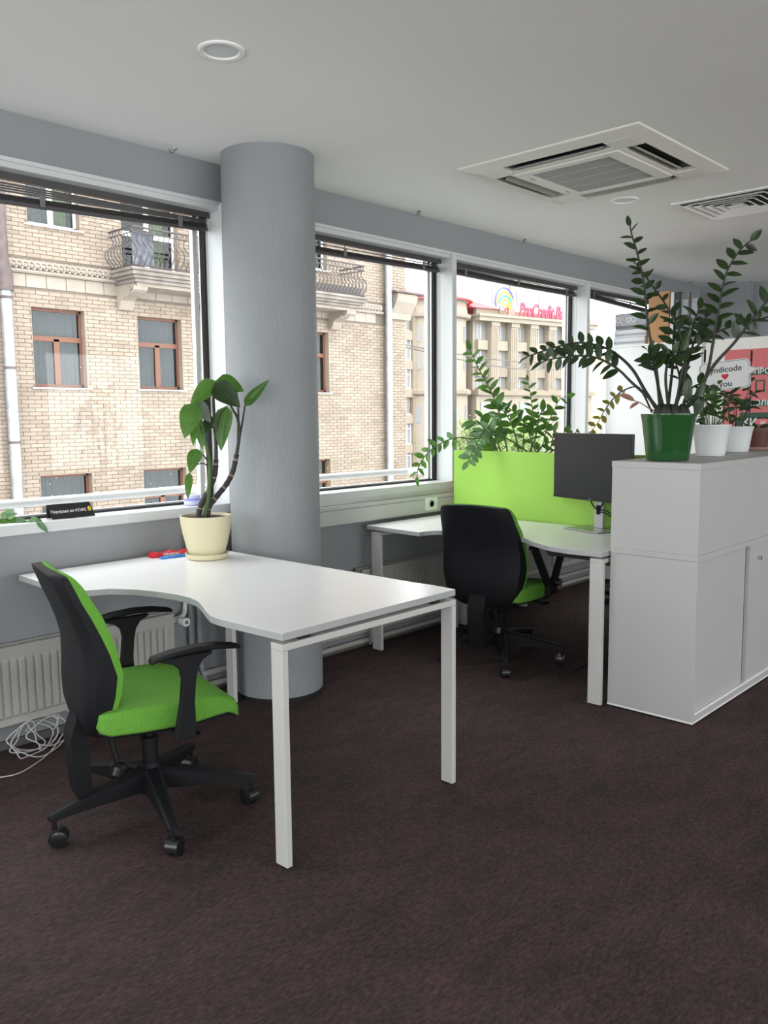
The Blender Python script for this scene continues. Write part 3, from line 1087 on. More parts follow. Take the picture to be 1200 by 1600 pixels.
chair1 = office_chair('office_chair', 'green office chair with black shell and T shaped armrests at the near desk',
                      (1.50, 2.54, 0), math.radians(-13), math.radians(33), 'tee', .95)
office_chair('office_chair', 'black backed office chair seen from behind at the lime partition desk',
             (3.83, 2.71, 0), math.radians(6), math.radians(4), 'loop', 1.12)
c3 = office_chair('office_chair', 'office chair behind the lime partition with only its wheeled base showing',
                  (5.33, 2.62, 0), math.radians(184), math.radians(148), 'loop', 1.0)

# ---------------------------------------------------------------- sliding door cabinet with the raised box on top
CX0, CX1, CY0, CY1 = 3.54, 5.16, 1.476, 1.887


def cabinet_run(x0, x1, label, door_xs):
    k = thing('sliding_door_cabinet', label, 'cabinet', ((x0 + x1) / 2, (CY0 + CY1) / 2, 0))
    body = MB()
    body.box(x0, CY0, .018, x0 + .022, CY1, .733)
    body.box(x1 - .022, CY0, .018, x1, CY1, .733)
    body.box(x0 + .022, CY1 - .012, .018, x1 - .022, CY1, .733)
    body.build('side_panel', M_CAB, k, bevel=.001)
    MB().box(x0 + .022, CY0 + .002, .018, x1 - .022, CY1 - .012, .040).build('bottom_board', M_CAB, k, bevel=.001)
    MB().box(x0 - .001, CY0 - .001, .008, x1 + .001, CY1 + .001, .017).build('plinth_strip', M_LAMINATE, k)
    MB().box(x0 - .001, CY0 - .003, .734, x1, CY1, .760).build('top_board', M_CAB, k, bevel=.001)
    tr = MB()
    tr.box(x0 + .022, CY0 + .004, .040, x1 - .022, CY0 + .010, .050)
    tr.box(x0 + .022, CY0 + .018, .040, x1 - .022, CY0 + .022, .050)
    tr.box(x0 + .022, CY0 + .034, .040, x1 - .022, CY0 + .038, .050)
    tr.build('door_track', M_LAMINATE, k)
    for i, (a, bb) in enumerate(door_xs):
        yy = CY0 + .024 if i % 2 == 0 else CY0 + .009
        dr = MB().box(a, yy, .046, bb, yy + .012, .730).build('sliding_door', M_CAB, k, bevel=.001)
        if i % 2 == 1:
            MB().box(a - .004, yy - .001, .046, a + .012, yy + .0125, .730).build('edge_profile', M_DESK_EDGE, dr)
            lk = MB()
            T = frame_matrix((a + .125, yy, .655), (1, 0, 0), (0, 0, 1))
            lk.lathe([(.011, 0), (.011, .006), (.009, .016), (0, .016)], (0, 0, 0), 16, M=T)
            lk.build('lock', M_CHROME, dr, smooth=.5)
    ft = MB()
    for x in (x0 + .05, (x0 + x1) / 2, x1 - .05):
        for y in (CY0 + .05, CY1 - .05):
            ft.cyl((x, y, 0), (x, y, .009), .018, n=12)
    ft.build('foot', M_BLACK, k)
    return k


cabinet_run(CX0, CX1, 'pale grey sliding door cabinet at the end of the partition desk', [(3.562, 4.20), (4.170, 4.80), (4.72, 5.138)])
u = thing('planter_box', 'pale grey closed upper box on the cabinet, potted plants on its lid', 'cabinet', ((CX0 + CX1) / 2, (CY0 + CY1) / 2, .760))
b = MB().box(CX0, CY0, .7605, CX1, CY0 + .018, 1.1295).box(CX0, CY1 - .018, .7605, CX1, CY1, 1.1295)
b.build('long_panel', M_CAB, u)
for x in (CX0, CX1 - .018):
    MB().box(x, CY0 + .018, .7605, x + .018, CY1 - .018, 1.1295).build('end_panel', M_CAB, u)
MB().box(CX0 - .002, CY0 - .003, 1.130, CX1 + .002, CY1 + .002, 1.158).build('lid', M_CAB, u, bevel=.001)

# ---------------------------------------------------------------- monitor
mc = Vector((4.115, 2.315, .74))
hx = Vector((.31, .951, 0)); hx.normalize()
mx_ = -hx                                                         # viewer's right
m = thing('monitor', 'black flat monitor, switched off, on a silver stand by the lime partition', 'monitor', mc)
T = frame_matrix(mc, mx_, (0, 0, 1))                              # x right, y up, z towards the viewer
W_, Hb, Ht = .305, .162, .528
MB().box(-W_, Hb, -.006, W_, Ht, .008, M=T).build('housing', M_BLACK_GLOSS, m, bevel=.003)
MB().box(-.20, Hb + .05, -.030, .20, Ht - .05, -.0055, M=T).build('rear_cover', M_BLACK, m, bevel=.008)
MB().box(-W_ + .006, Hb + .020, .008, W_ - .006, Ht - .006, .0092, M=T).build('screen', M_SCREEN, m)
MB().box(-W_ + .001, Hb + .001, .008, W_ - .001, Hb + .017, .0105, M=T).build('chin', M_BLACK_GLOSS, m, bevel=.001)
lettering('DELL', .011, T @ Matrix.Translation((.0, Hb + .009, .011)), M_SILVER, m, .0004)
MB().prism([(-.035, .008), (.035, .008), (.030, .40), (-.030, .40)], -.075, -.052, M=T).build('stand_neck', M_SILVER, m, bevel=.004)
MB().box(-.05, .30, -.055, .05, .40, -.028, M=T).build('mount_plate', M_BLACK_GLOSS, m)
MB().prism(round_rect(.27, .215, .012), .001, .008, M=T @ Matrix(((1, 0, 0, 0), (0, 0, 1, 0), (0, 1, 0, -.025), (0, 0, 0, 1)))).build('stand_base', M_SILVER, m, bevel=.002)
MB().prism(round_rect(.272, .217, .012), .0001, .0012, M=T @ Matrix(((1, 0, 0, 0), (0, 0, 1, 0), (0, 1, 0, -.025), (0, 0, 0, 1)))).build('base_pad', M_BLACK, m)
cb = MB()
for pts in ([(-.05, .20, -.03), (-.045, .15, -.04), (-.015, .115, -.045), (.01, .105, -.048)], [(.05, .20, -.03), (.045, .15, -.04), (.02, .125, -.045), (.0, .105, -.048)], [(.01, .11, -.048), (.06, .11, -.05), (.10, .09, -.06), (.14, .06, -.09)], [(.0, .10, -.05), (.05, .095, -.055), (.10, .07, -.07), (.14, .03, -.10)]):
    cb.tube([T @ Vector(p) for p in smooth_path(pts)], .0035, 6)
cb.build('cable', M_BLACK, m, smooth=.8)
MB().box(-.006, .085, -.051, .012, .135, -.040, M=T).build('cable_clip', M_BLACK, m, bevel=.003)

# ---------------------------------------------------------------- far end of the room: tall white cabinet, noticeboard, files
k = thing('tall_cabinet', 'tall white cabinet against the windows behind the potted plants', 'cabinet', (6.5, 3.05, 0))
MB().box(6.24, 2.622, .02, 6.26, 3.40, 1.89).build('side_panel', M_WHITE_BOARD, k, bevel=.001)
MB().box(6.262, 2.63, .02, 6.75, 3.395, 1.885).build('body', M_CAB, k)
MB().box(6.235, 2.622, 1.891, 6.76, 3.405, 1.908).build('top_board', M_WHITE_BOARD, k, bevel=.001)
MB().box(6.28, 2.65, 0, 6.73, 3.38, .02).build('plinth', M_DARK, k)
k = thing('notice_board', 'pale cream board wall unit carrying the pink poster', 'board', (6.28, 1.85, 0))
MB().box(6.245, 1.15, .02, 6.275, 2.5995, 1.905).build('board', M_PANEL, k, bevel=.002)
MB().box(6.240, 2.600, .02, 6.279, 2.6195, 1.905).build('edge_strip', M_CAB, k)
MB().box(6.23, 1.15, 0, 6.40, 2.6, .02).build('foot_rail', M_CAB, k)
po = thing('poster', 'pink poster with white and dark green Cyrillic lettering on the cream board', 'poster', (6.242, 1.95, 1.4))
MB().box(6.2425, 1.38, .95, 6.2448, 2.452, 1.822).build('paper', M_PINK, po)
PT = lambda y, z: frame_matrix((6.2415, y, z), (0, -1, 0), (0, 0, 1))
for (y0, y1, z0, z1) in ((2.26, 1.45, 1.637, 1.682), (2.30, 1.45, 1.415, 1.458), (2.33, 1.45, 1.330, 1.372), (2.36, 1.45, 1.190, 1.232), (2.30, 1.45, 1.085, 1.12)):
    MB().box(6.2412, y1, z0, 6.2424, y0, z1).build('green_strip', M_POSTER_GREEN, po)
MB().box(6.2412, 1.45, 1.265, 6.2424, 2.36, 1.335).build('green_strip', M_POSTER_GREEN, po)
lettering('ПРО Х', .052, PT(2.16, 1.660), M_PRINT_WHITE, po, .0006, .0008)
lettering('П', .115, PT(2.195, 1.552), M_POSTER_GREEN, po, .0006)
lettering('КОЛЬК', .052, PT(2.17, 1.437), M_PRINT_WHITE, po, .0006, .0008)
lettering('КИ    НИ', .075, PT(2.16, 1.300), M_PRINT_WHITE, po, .0006, .0012)
MB().prism([(2.165 + .05 * math.cos(a) * 1.2, 1.300 + .030 * math.sin(a)) for a in [i * PI / 8 for i in range(16)]], 6.2402, 6.2411, plane='yz').build('pink_oval', M_PINK, po)
lettering('за', .04, frame_matrix((6.2399, 2.165, 1.302), (0, -1, 0), (0, 0, 1)), M_PRINT_WHITE, po, .0003, .0006)
lettering('ОСТАЛЬ', .052, PT(2.17, 1.211), M_PRINT_WHITE, po, .0006, .0008)
lettering('НК', .085, PT(2.24, 1.145), M_PRINT_WHITE, po, .0006, .002)
lettering('И', .075, PT(2.06, 1.765), M_PRINT_WHITE, po, .0006, .002)

# paper reams and files on the tall cabinet
zb = 1.909
for i, (h, mt, lab) in enumerate(((.062, M_PAPER, 'white wrapped paper ream at the bottom of the stack on the tall cabinet'), (.062, M_PAPER, 'white wrapped paper ream in the middle of the stack on the tall cabinet'), (.125, M_PAPER_GREY, 'grey printed paper box on top of the reams by the window'))):
    dx, dy = rng.uniform(-.008, .008), rng.uniform(-.006, .006)
    r = thing('paper_ream', lab, 'paper', (6.40 + dx, 3.23 + dy, zb))
    MB().box(6.29 + dx, 3.095 + dy, zb + .0005, 6.50 + dx, 3.365 + dy, zb + h).build('wrap', mt, r, bevel=.006)
    if i < 2:
        MB().box(6.288 + dx, 3.10 + dy, zb + .012, 6.2895 + dx, 3.36 + dy, zb + .03).build('label', M_PAPER_GREY, r)
    else:
        for y in (3.33, 3.24, 3.20):
            MB().lathe([(.022, 0), (.022, .001), (.015, .001), (.015, 0)], (0, 0, 0), 16, M=frame_matrix((6.2895 + dx, y, zb + .075), (0, -1, 0), (0, 0, 1)), caps=False).build('round_mark', M_PAPER, r)
        MB().box(6.288 + dx, 3.10 + dy, zb + .006, 6.2895 + dx, 3.36 + dy, zb + .03).build('label', M_BINDER, r)
    zb += h + .0006
for (y0, y1, h, mt, lab) in ((2.905, 3.072, .385, M_ORANGE, 'tan cardboard archive box standing on the tall cabinet'), (2.868, 2.895, .375, M_PAPER, 'thin white folder beside the tan archive box'), (2.815, 2.864, .372, M_BINDER_GREEN, 'dark green binder beside the white folder'),
                             (2.745, 2.811, .362, M_BINDER, 'grey binder next to the dark green one'), (2.672, 2.738, .350, M_BINDER, 'grey binder at the end of the row on the tall cabinet')):
    bx = thing('archive_box' if mt is M_ORANGE else 'binder', lab, 'file', (6.42, (y0 + y1) / 2, 1.909))
    MB().box(6.28, y0, 1.9095, 6.60, y1, 1.909 + h).build('cover', mt, bx, bevel=.003)
    if mt in (M_BINDER, M_BINDER_GREEN):
        MB().box(6.278, y0 + .012, 2.08, 6.2798, y1 - .012, 2.22).build('spine_label', M_BINDER if mt is M_BINDER_GREEN else M_PAPER_GREY, bx)
        MB().lathe([(.013, 0), (.013, .001), (.008, .001), (.008, 0)], (0, 0, 0), 14, M=frame_matrix((6.2798, (y0 + y1) / 2, 1.98), (0, -1, 0), (0, 0, 1)), caps=False).build('finger_ring', M_CHROME, bx)
    elif mt is M_ORANGE:
        MB().box(6.278, y0 + .004, 1.909 + h - .03, 6.602, y1 - .004, 1.909 + h + .002).build('lid', mt, bx)

# ---------------------------------------------------------------- small things on sill, desk and floor
SZ = .9405
tc = thing('tent_card', 'black folded tent card on the sill reading a coffee break notice', 'sign', (1.75, 3.54, SZ))
ang = math.atan2(.058, .024)
A, B_ = Vector((1.655, 3.515, SZ + .001)), Vector((1.850, 3.510, SZ + .001))
xd = (B_ - A).normalized()
top_off = Vector((-.012, .028, .062))
face_up = top_off.normalized()
b = MB()
nr = xd.cross(face_up).normalized() * .0012
q = [A, B_, B_ + top_off, A + top_off]
b.loft([[p + nr * .5 for p in q], [p - nr * .5 for p in q]])
q2 = [A + Vector((-.0, .056, 0)), B_ + Vector((0, .056, 0)), B_ + top_off, A + top_off]
b.loft([[p + Vector((0, .0006, 0)) for p in q2], [p - Vector((0, .0006, 0)) for p in q2]])
b.build('card', M_CARD_BLACK, tc)
mid = (A + B_) / 2 + top_off * .47
TM = frame_matrix(mid + xd.cross(face_up).normalized() * .0016, xd, face_up)
lettering('Перерыв на КОФЕ', .0182, TM @ Matrix.Translation((-.012, 0, 0)), M_PRINT_WHITE, tc, .0002, .0001)
bn = MB()
bn.prism([(.083 + .008 * math.cos(a), .004 + .0115 * math.sin(a)) for a in [i * PI / 8 for i in range(16)]], 0, .0006, M=TM @ Matrix.Rotation(-.0, 4, 'Z'))
bn.build('coffee_bean_mark', M_PRINT_YELLOW, tc)
MB().prism([(.081, -.006), (.083, -.006), (.086, .012), (.084, .013)], .0006, .0009, M=TM).build('bean_crease', M_CARD_BLACK, tc)

tb = thing('plastic_tub', 'small pale violet plastic tub with lid on the sill by the column', 'tub', (2.395, 3.56, SZ))
MB().lathe([(.034, .0005), (.040, .004), (.042, .028)], (2.395, 3.56, SZ), 28).build('tub', M_TUB, tb, smooth=.6)
MB().lathe([(.0425, .024), (.0435, .026), (.0435, .034), (.041, .034)], (2.395, 3.56, SZ), 28).build('lid_band', M_TUB_BAND, tb, smooth=.6)
MB().lathe([(.041, .034), (.042, .037), (.042, .047), (.040, .05), (0, .05)], (2.395, 3.56, SZ), 28).build('lid', M_TUB, tb, smooth=.6)

# red packet and blue pen behind the pot
pk = thing('snack_packet', 'crumpled red foil packet with white lettering lying behind the cream pot', 'packet', (2.13, 3.36, .74))
rings = []
for i in range(13):
    u = i / 12
    x = 2.04 + .19 * u
    w = .022 + .006 * math.sin(u * 9)
    h = .007 + .005 * math.sin(u * 7 + 1) ** 2
    if u < .06 or u > .94:
        h, w = .002, .026
    rings.append([(x + .004 * math.sin(j * 2 + u * 11), 3.375 + .01 * math.sin(u * 5) + yy, .7405 + max(0, zz)) for j, (yy, zz) in enumerate(round_rect(2 * w, 2 * h, h * .8, 3, 0, h))])
MB().loft(rings).build('wrapper', M_PACKET_RED, pk, smooth=.5)
lettering('ПЕЧЕНЬЕ', .020, frame_matrix((2.135, 3.349, .7475), (1, .02, 0), (0, .35, .93)), M_PRINT_WHITE, pk, .0003, .0004)
pn = thing('pen', 'blue plastic pen lying in front of the red packet', 'pen', (2.11, 3.29, .74))
MB().cyl((2.05, 3.30, .7465), (2.17, 3.285, .7465), .006, n=12).build('barrel', M_BLUE, pn, smooth=.6)
MB().cyl((2.035, 3.302, .7465), (2.05, 3.30, .7465), .0015, .006, 12).build('tip', M_BLUE, pn, smooth=.6)
MB().box(2.12, 3.286, .7515, 2.168, 3.290, .7545).build('clip', M_BLUE, pn)

# white cable coil hanging and lying under the radiator
cc = thing('cable_coil', 'loose white cable coil on the floor under the left radiator', 'cable', (1.50, 3.33, 0))
pts = []
for i in range(120):
    a = i * 2 * PI / 22
    k = i / 120
    rr = .085 + .03 * math.sin(i * .37) + .012 * math.sin(i * 1.1)
    pts.append((1.475 + .05 * math.sin(i * .11) + rr * 1.0 * math.cos(a), 3.385 + .035 * math.sin(a * 1.0 + .6) + .015 * math.sin(i * .23), max(.004, .062 + (.058 + .014 * math.sin(i * .31)) * math.sin(a))))
MB().tube(smooth_path(pts, 3), .0026, 6).build('coil', M_CABLE, cc, smooth=.9)
MB().tube(smooth_path([(1.20, 3.25, .004), (1.30, 3.20, .004), (1.40, 3.24, .004), (1.50, 3.31, .01), (1.58, 3.36, .05)], 6), .0026, 6).build('loose_end', M_CABLE, cc, smooth=.9)
MB().tube(smooth_path([(1.36, 3.33, .05), (1.44, 3.30, .004), (1.53, 3.32, .012), (1.62, 3.38, .03), (1.75, 3.46, .02)], 6), .0026, 6).build('loose_end', M_CABLE, cc, smooth=.9)
fc = thing('floor_cable', 'thin black cable across the carpet by the partition desk leg', 'cable', (4.2, 2.3, 0))
MB().tube(smooth_path([(3.86, 2.27, .004), (4.02, 2.28, .004), (4.18, 2.20, .004), (4.33, 2.15, .004), (4.45, 2.16, .004)], 6), .003, 6).build('cord', M_BLACK, fc, smooth=.9)

# stems and leaves as points in the room: (path, radii, leaflets, first leaflet, leaflet lengths, side, tint)
ZAMIO_STEMS = [
    ([(3.702, 1.739, 1.378), (3.695, 1.762, 1.575), (3.685, 1.789, 1.707), (3.68, 1.806, 1.807), (3.676, 1.821, 1.945), (3.669, 1.841, 2.044), (3.663, 1.861, 2.122), (3.657, 1.88, 2.184), (3.656, 1.889, 2.23)], (0.008, 0.003), 19, 0.42, 0.075, 0.055, 'both', 0),
    ([(3.724, 1.692, 1.378), (3.753, 1.66, 1.496), (3.768, 1.659, 1.619), (3.771, 1.684, 1.72), (3.767, 1.725, 1.811), (3.761, 1.77, 1.887), (3.759, 1.807, 1.936), (3.755, 1.848, 1.994), (3.747, 1.897, 2.061), (3.748, 1.928, 2.086)], (0.008, 0.003), 15, 0.35, 0.07, 0.05, 'both', 0),
    ([(3.739, 1.659, 1.377), (3.763, 1.592, 1.449), (3.774, 1.555, 1.569), (3.777, 1.534, 1.717), (3.778, 1.519, 1.82), (3.777, 1.507, 1.907), (3.78, 1.489, 1.985), (3.787, 1.461, 2.04), (3.794, 1.432, 2.08), (3.805, 1.394, 2.112)], (0.009, 0.003), 17, 0.5, 0.085, 0.06, 'both', 0),
    ([(3.742, 1.652, 1.377), (3.749, 1.602, 1.442), (3.751, 1.559, 1.523), (3.757, 1.511, 1.596), (3.771, 1.444, 1.674), (3.778, 1.392, 1.744), (3.783, 1.346, 1.805), (3.79, 1.295, 1.871), (3.791, 1.256, 1.917)], (0.01, 0.004), 10, 0.55, 0.09, 0.07, 'both', 0),
    ([(3.73, 1.679, 1.378), (3.734, 1.662, 1.542), (3.744, 1.633, 1.632), (3.769, 1.572, 1.697), (3.786, 1.527, 1.729), (3.813, 1.463, 1.752), (3.838, 1.4, 1.77), (3.861, 1.344, 1.782)], (0.006, 0.003), 14, 0.5, 0.06, 0.05, 'both', 0),
    ([(3.699, 1.746, 1.378), (3.683, 1.807, 1.476), (3.67, 1.862, 1.571), (3.654, 1.924, 1.636), (3.635, 1.993, 1.682), (3.609, 2.077, 1.706), (3.588, 2.15, 1.706), (3.56, 2.238, 1.686), (3.531, 2.328, 1.659), (3.524, 2.369, 1.642)], (0.009, 0.003), 21, 0.42, 0.065, 0.05, 'both', 0),
    ([(3.702, 1.739, 1.378), (3.678, 1.787, 1.445), (3.644, 1.856, 1.516), (3.619, 1.904, 1.571), (3.592, 1.959, 1.612), (3.564, 2.015, 1.637), (3.533, 2.077, 1.643), (3.517, 2.107, 1.64), (3.478, 2.186, 1.63), (3.458, 2.224, 1.616)], (0.008, 0.003), 19, 0.4, 0.075, 0.06, 'both', 0),
    ([(3.714, 1.712, 1.378), (3.762, 1.716, 1.576), (3.803, 1.734, 1.702), (3.845, 1.751, 1.784), (3.888, 1.765, 1.859)], (0.008, 0.003), 12, 0.4, 0.08, 0.07, 'both', 0),
    ([(3.727, 1.685, 1.378), (3.765, 1.661, 1.596), (3.796, 1.655, 1.712), (3.827, 1.647, 1.79), (3.858, 1.638, 1.852)], (0.008, 0.003), 15, 0.4, 0.08, 0.075, 'both', 0),
    ([(3.727, 1.685, 1.378), (3.782, 1.66, 1.559), (3.83, 1.652, 1.683), (3.878, 1.643, 1.755), (3.926, 1.634, 1.819)], (0.008, 0.003), 12, 0.45, 0.08, 0.07, 'both', 0),
    ([(3.708, 1.725, 1.378), (3.657, 1.729, 1.481), (3.61, 1.725, 1.556), (3.562, 1.72, 1.614), (3.516, 1.714, 1.641)], (0.009, 0.004), 13, 0.62, 0.07, 0.06, 'both', 0),
    ([(3.718, 1.705, 1.378), (3.687, 1.712, 1.527), (3.669, 1.691, 1.617), (3.658, 1.655, 1.64), (3.653, 1.606, 1.645)], (0.008, 0.003), 8, 0.6, 0.07, 0.055, 'both', 0),
    ([(3.727, 1.685, 1.378), (3.765, 1.682, 1.505), (3.791, 1.704, 1.576), (3.812, 1.74, 1.633)], (0.006, 0.003), 5, 0.5, 0.06, 0.05, 'both', 0),
    ([(3.736, 1.665, 1.377), (3.711, 1.624, 1.426), (3.698, 1.557, 1.44), (3.676, 1.509, 1.413)], (0.008, 0.004), 6, 0.35, 0.09, 0.07, 'both', 0),
    ([(3.739, 1.659, 1.377), (3.765, 1.641, 1.466), (3.801, 1.602, 1.503), (3.838, 1.562, 1.488)], (0.007, 0.003), 5, 0.45, 0.08, 0.06, 'both', 0),
    ([(3.687, 1.773, 1.379), (3.766, 1.856, 1.463), (3.849, 1.933, 1.502), (3.918, 2.04, 1.486), (3.992, 2.135, 1.446), (4.07, 2.224, 1.386), (4.149, 2.307, 1.322), (4.225, 2.4, 1.26)], (0.005, 0.002), 14, 0.38, 0.05, 0.055, 'both', 1),
    ([(3.699, 1.746, 1.378), (3.665, 1.78, 1.398), (3.635, 1.807, 1.422), (3.607, 1.827, 1.433)], (0.004, 0.002), 2, 0.7, 0.06, 0.09, 'both', 2),
]
PARTITION_STEMS = [
    ([(4.392, 3.052, 1.095), (4.387, 3.061, 1.15), (4.364, 3.095, 1.335), (4.347, 3.12, 1.444), (4.32, 3.162, 1.553), (4.292, 3.204, 1.643), (4.267, 3.241, 1.737), (4.256, 3.258, 1.781)], (0.007, 0.003), 20, 0.32, 0.085, 0.07, 'both', 0),
    ([(4.431, 2.994, 1.095), (4.423, 3.015, 1.205), (4.413, 3.039, 1.294), (4.398, 3.071, 1.364), (4.38, 3.107, 1.414)], (0.007, 0.003), 7, 0.45, 0.11, 0.09, 'both', 1),
    ([(4.49, 2.904, 1.095), (4.481, 2.941, 1.204), (4.467, 2.985, 1.313), (4.444, 3.042, 1.383), (4.427, 3.091, 1.419)], (0.007, 0.003), 10, 0.4, 0.08, 0.065, 'both', 0),
    ([(4.482, 2.916, 1.095), (4.488, 2.935, 1.283), (4.497, 2.948, 1.382), (4.501, 2.969, 1.501), (4.502, 2.995, 1.591)], (0.005, 0.002), 18, 0.3, 0.07, 0.05, 'both', 0),
    ([(4.501, 2.888, 1.095), (4.511, 2.873, 1.204), (4.521, 2.857, 1.303), (4.542, 2.826, 1.391), (4.563, 2.795, 1.464), (4.594, 2.747, 1.483)], (0.005, 0.002), 9, 0.4, 0.08, 0.06, 'both', 0),
    ([(4.441, 2.978, 1.095), (4.483, 3.007, 1.183), (4.526, 3.031, 1.282)], (0.007, 0.003), 4, 0.4, 0.08, 0.07, 'both', 0),
    ([(4.36, 3.102, 1.095), (4.328, 3.129, 1.196), (4.285, 3.171, 1.226), (4.231, 3.231, 1.224), (4.183, 3.281, 1.233), (4.135, 3.332, 1.218), (4.087, 3.383, 1.184), (4.044, 3.426, 1.135), (4.013, 3.452, 1.08), (3.993, 3.461, 1.031), (3.98, 3.457, 0.982)], (0.006, 0.003), 15, 0.42, 0.07, 0.06, 'both', 0),
    ([(4.324, 3.065, 1.098), (4.272, 3.077, 1.267), (4.215, 3.096, 1.288), (4.165, 3.107, 1.24), (4.119, 3.108, 1.183), (4.077, 3.106, 1.136), (4.035, 3.104, 1.085)], (0.006, 0.003), 18, 0.35, 0.075, 0.07, 'both', 2),
    ([(4.371, 3.085, 1.095), (4.327, 3.128, 1.226), (4.284, 3.171, 1.296), (4.252, 3.197, 1.336), (4.225, 3.214, 1.326)], (0.007, 0.003), 8, 0.35, 0.12, 0.1, 'both', 0),
    ([(4.381, 3.069, 1.095), (4.37, 3.135, 1.225), (4.364, 3.193, 1.305), (4.363, 3.242, 1.365)], (0.007, 0.003), 7, 0.45, 0.11, 0.09, 'both', 0),
    ([(4.458, 2.953, 1.095), (4.5, 2.935, 1.204), (4.531, 2.933, 1.303), (4.562, 2.931, 1.382), (4.605, 2.912, 1.392)], (0.007, 0.003), 8, 0.45, 0.1, 0.1, 'both', 0),
    ([(4.496, 2.896, 1.095), (4.526, 2.905, 1.164), (4.573, 2.888, 1.192), (4.631, 2.855, 1.221), (4.688, 2.822, 1.27)], (0.007, 0.003), 7, 0.4, 0.08, 0.08, 'both', 0),
    ([(4.512, 2.872, 1.095), (4.527, 2.836, 1.165), (4.529, 2.821, 1.224), (4.528, 2.81, 1.283)], (0.007, 0.003), 6, 0.3, 0.08, 0.07, 'both', 0),
    ([(4.517, 2.863, 1.085), (4.611, 2.842, 1.162), (4.722, 2.796, 1.24), (4.796, 2.805, 1.268)], (0.007, 0.003), 4, 0.5, 0.07, 0.06, 'both', 0),
]
DESK_STEMS = [
    ([(2.198, 3.172, 0.933), (2.208, 3.159, 1.002), (2.21, 3.152, 1.049), (2.214, 3.144, 1.152), (2.205, 3.145, 1.221), (2.192, 3.149, 1.289), (2.181, 3.152, 1.346), (2.164, 3.159, 1.421)], (0.011, 0.006), 'green_stem'),
    ([(2.174, 3.188, 0.934), (2.187, 3.179, 0.986), (2.222, 3.155, 1.065), (2.239, 3.143, 1.122), (2.245, 3.139, 1.185)], (0.013, 0.011), 'banded_stem'),
    ([(2.245, 3.139, 1.185), (2.249, 3.142, 1.288), (2.249, 3.148, 1.362), (2.251, 3.153, 1.464), (2.258, 3.154, 1.526)], (0.009, 0.005), 'petiole'),
    ([(2.207, 3.165, 0.933), (2.218, 3.165, 0.975), (2.253, 3.148, 1.023), (2.291, 3.129, 1.073), (2.319, 3.117, 1.13), (2.338, 3.111, 1.205)], (0.013, 0.011), 'banded_stem'),
    ([(2.32, 3.087, 1.206), (2.332, 3.078, 1.298), (2.327, 3.082, 1.366), (2.311, 3.093, 1.406), (2.289, 3.108, 1.458)], (0.008, 0.004), 'petiole'),
    ([(2.322, 3.086, 1.212), (2.344, 3.09, 1.297), (2.362, 3.098, 1.337), (2.385, 3.102, 1.424)], (0.007, 0.004), 'petiole'),
    ([(2.326, 3.083, 1.241), (2.336, 3.088, 1.378), (2.341, 3.096, 1.458), (2.341, 3.109, 1.498)], (0.006, 0.003), 'petiole'),
    ([(2.245, 3.139, 1.208), (2.236, 3.133, 1.311), (2.22, 3.132, 1.339), (2.207, 3.128, 1.356)], (0.005, 0.003), 'petiole'),
    ([(2.22, 3.156, 1.169), (2.183, 3.145, 1.205), (2.144, 3.136, 1.232)], (0.004, 0.002), 'petiole'),
    ([(2.219, 3.157, 1.151), (2.184, 3.149, 1.17), (2.144, 3.144, 1.164), (2.105, 3.138, 1.133)], (0.003, 0.002), 'petiole'),
    ([(2.246, 3.138, 1.231), (2.248, 3.129, 1.322), (2.257, 3.114, 1.39), (2.276, 3.093, 1.415)], (0.006, 0.003), 'petiole'),
]
DESK_LEAVES = [
    ((2.264, 3.15, 1.535), (2.341, 3.048, 1.496), 0.088, 1),
    ((2.228, 3.114, 1.519), (2.295, 3.019, 1.422), 0.088, 0),
    ((2.241, 3.118, 1.533), (2.125, 3.149, 1.432), 0.073, 1),
    ((2.143, 3.137, 1.435), (2.076, 3.134, 1.289), 0.088, 2),
    ((2.155, 3.164, 1.441), (2.189, 3.092, 1.357), 0.064, 3),
    ((2.289, 3.109, 1.424), (2.233, 3.099, 1.229), 0.079, 1),
    ((2.178, 3.173, 1.368), (2.17, 3.13, 1.236), 0.044, 1),
    ((2.163, 3.171, 1.351), (2.129, 3.146, 1.254), 0.035, 1),
    ((2.226, 3.152, 1.385), (2.192, 3.127, 1.289), 0.041, 0),
    ((2.146, 3.134, 1.237), (2.091, 3.124, 1.138), 0.058, 1),
    ((2.103, 3.14, 1.133), (2.071, 3.113, 1.023), 0.032, 1),
    ((2.385, 3.103, 1.423), (2.449, 3.01, 1.541), 0.044, 1),
    ((2.242, 3.177, 1.436), (2.178, 3.173, 1.436), 0.053, 0),
]
SILL_STEMS = [
    ([(1.369, 3.619, 0.927), (1.413, 3.6, 0.931), (1.464, 3.578, 0.935), (1.479, 3.571, 0.945), (1.482, 3.57, 0.962)], (0.003, 0.002)),
    ([(1.398, 3.607, 0.925), (1.473, 3.566, 0.928), (1.506, 3.543, 0.933), (1.539, 3.52, 0.935), (1.567, 3.5, 0.938)], (0.003, 0.002)),
    ([(1.548, 3.541, 0.933), (1.562, 3.507, 0.923), (1.57, 3.477, 0.912)], (0.002, 0.0015)),
]
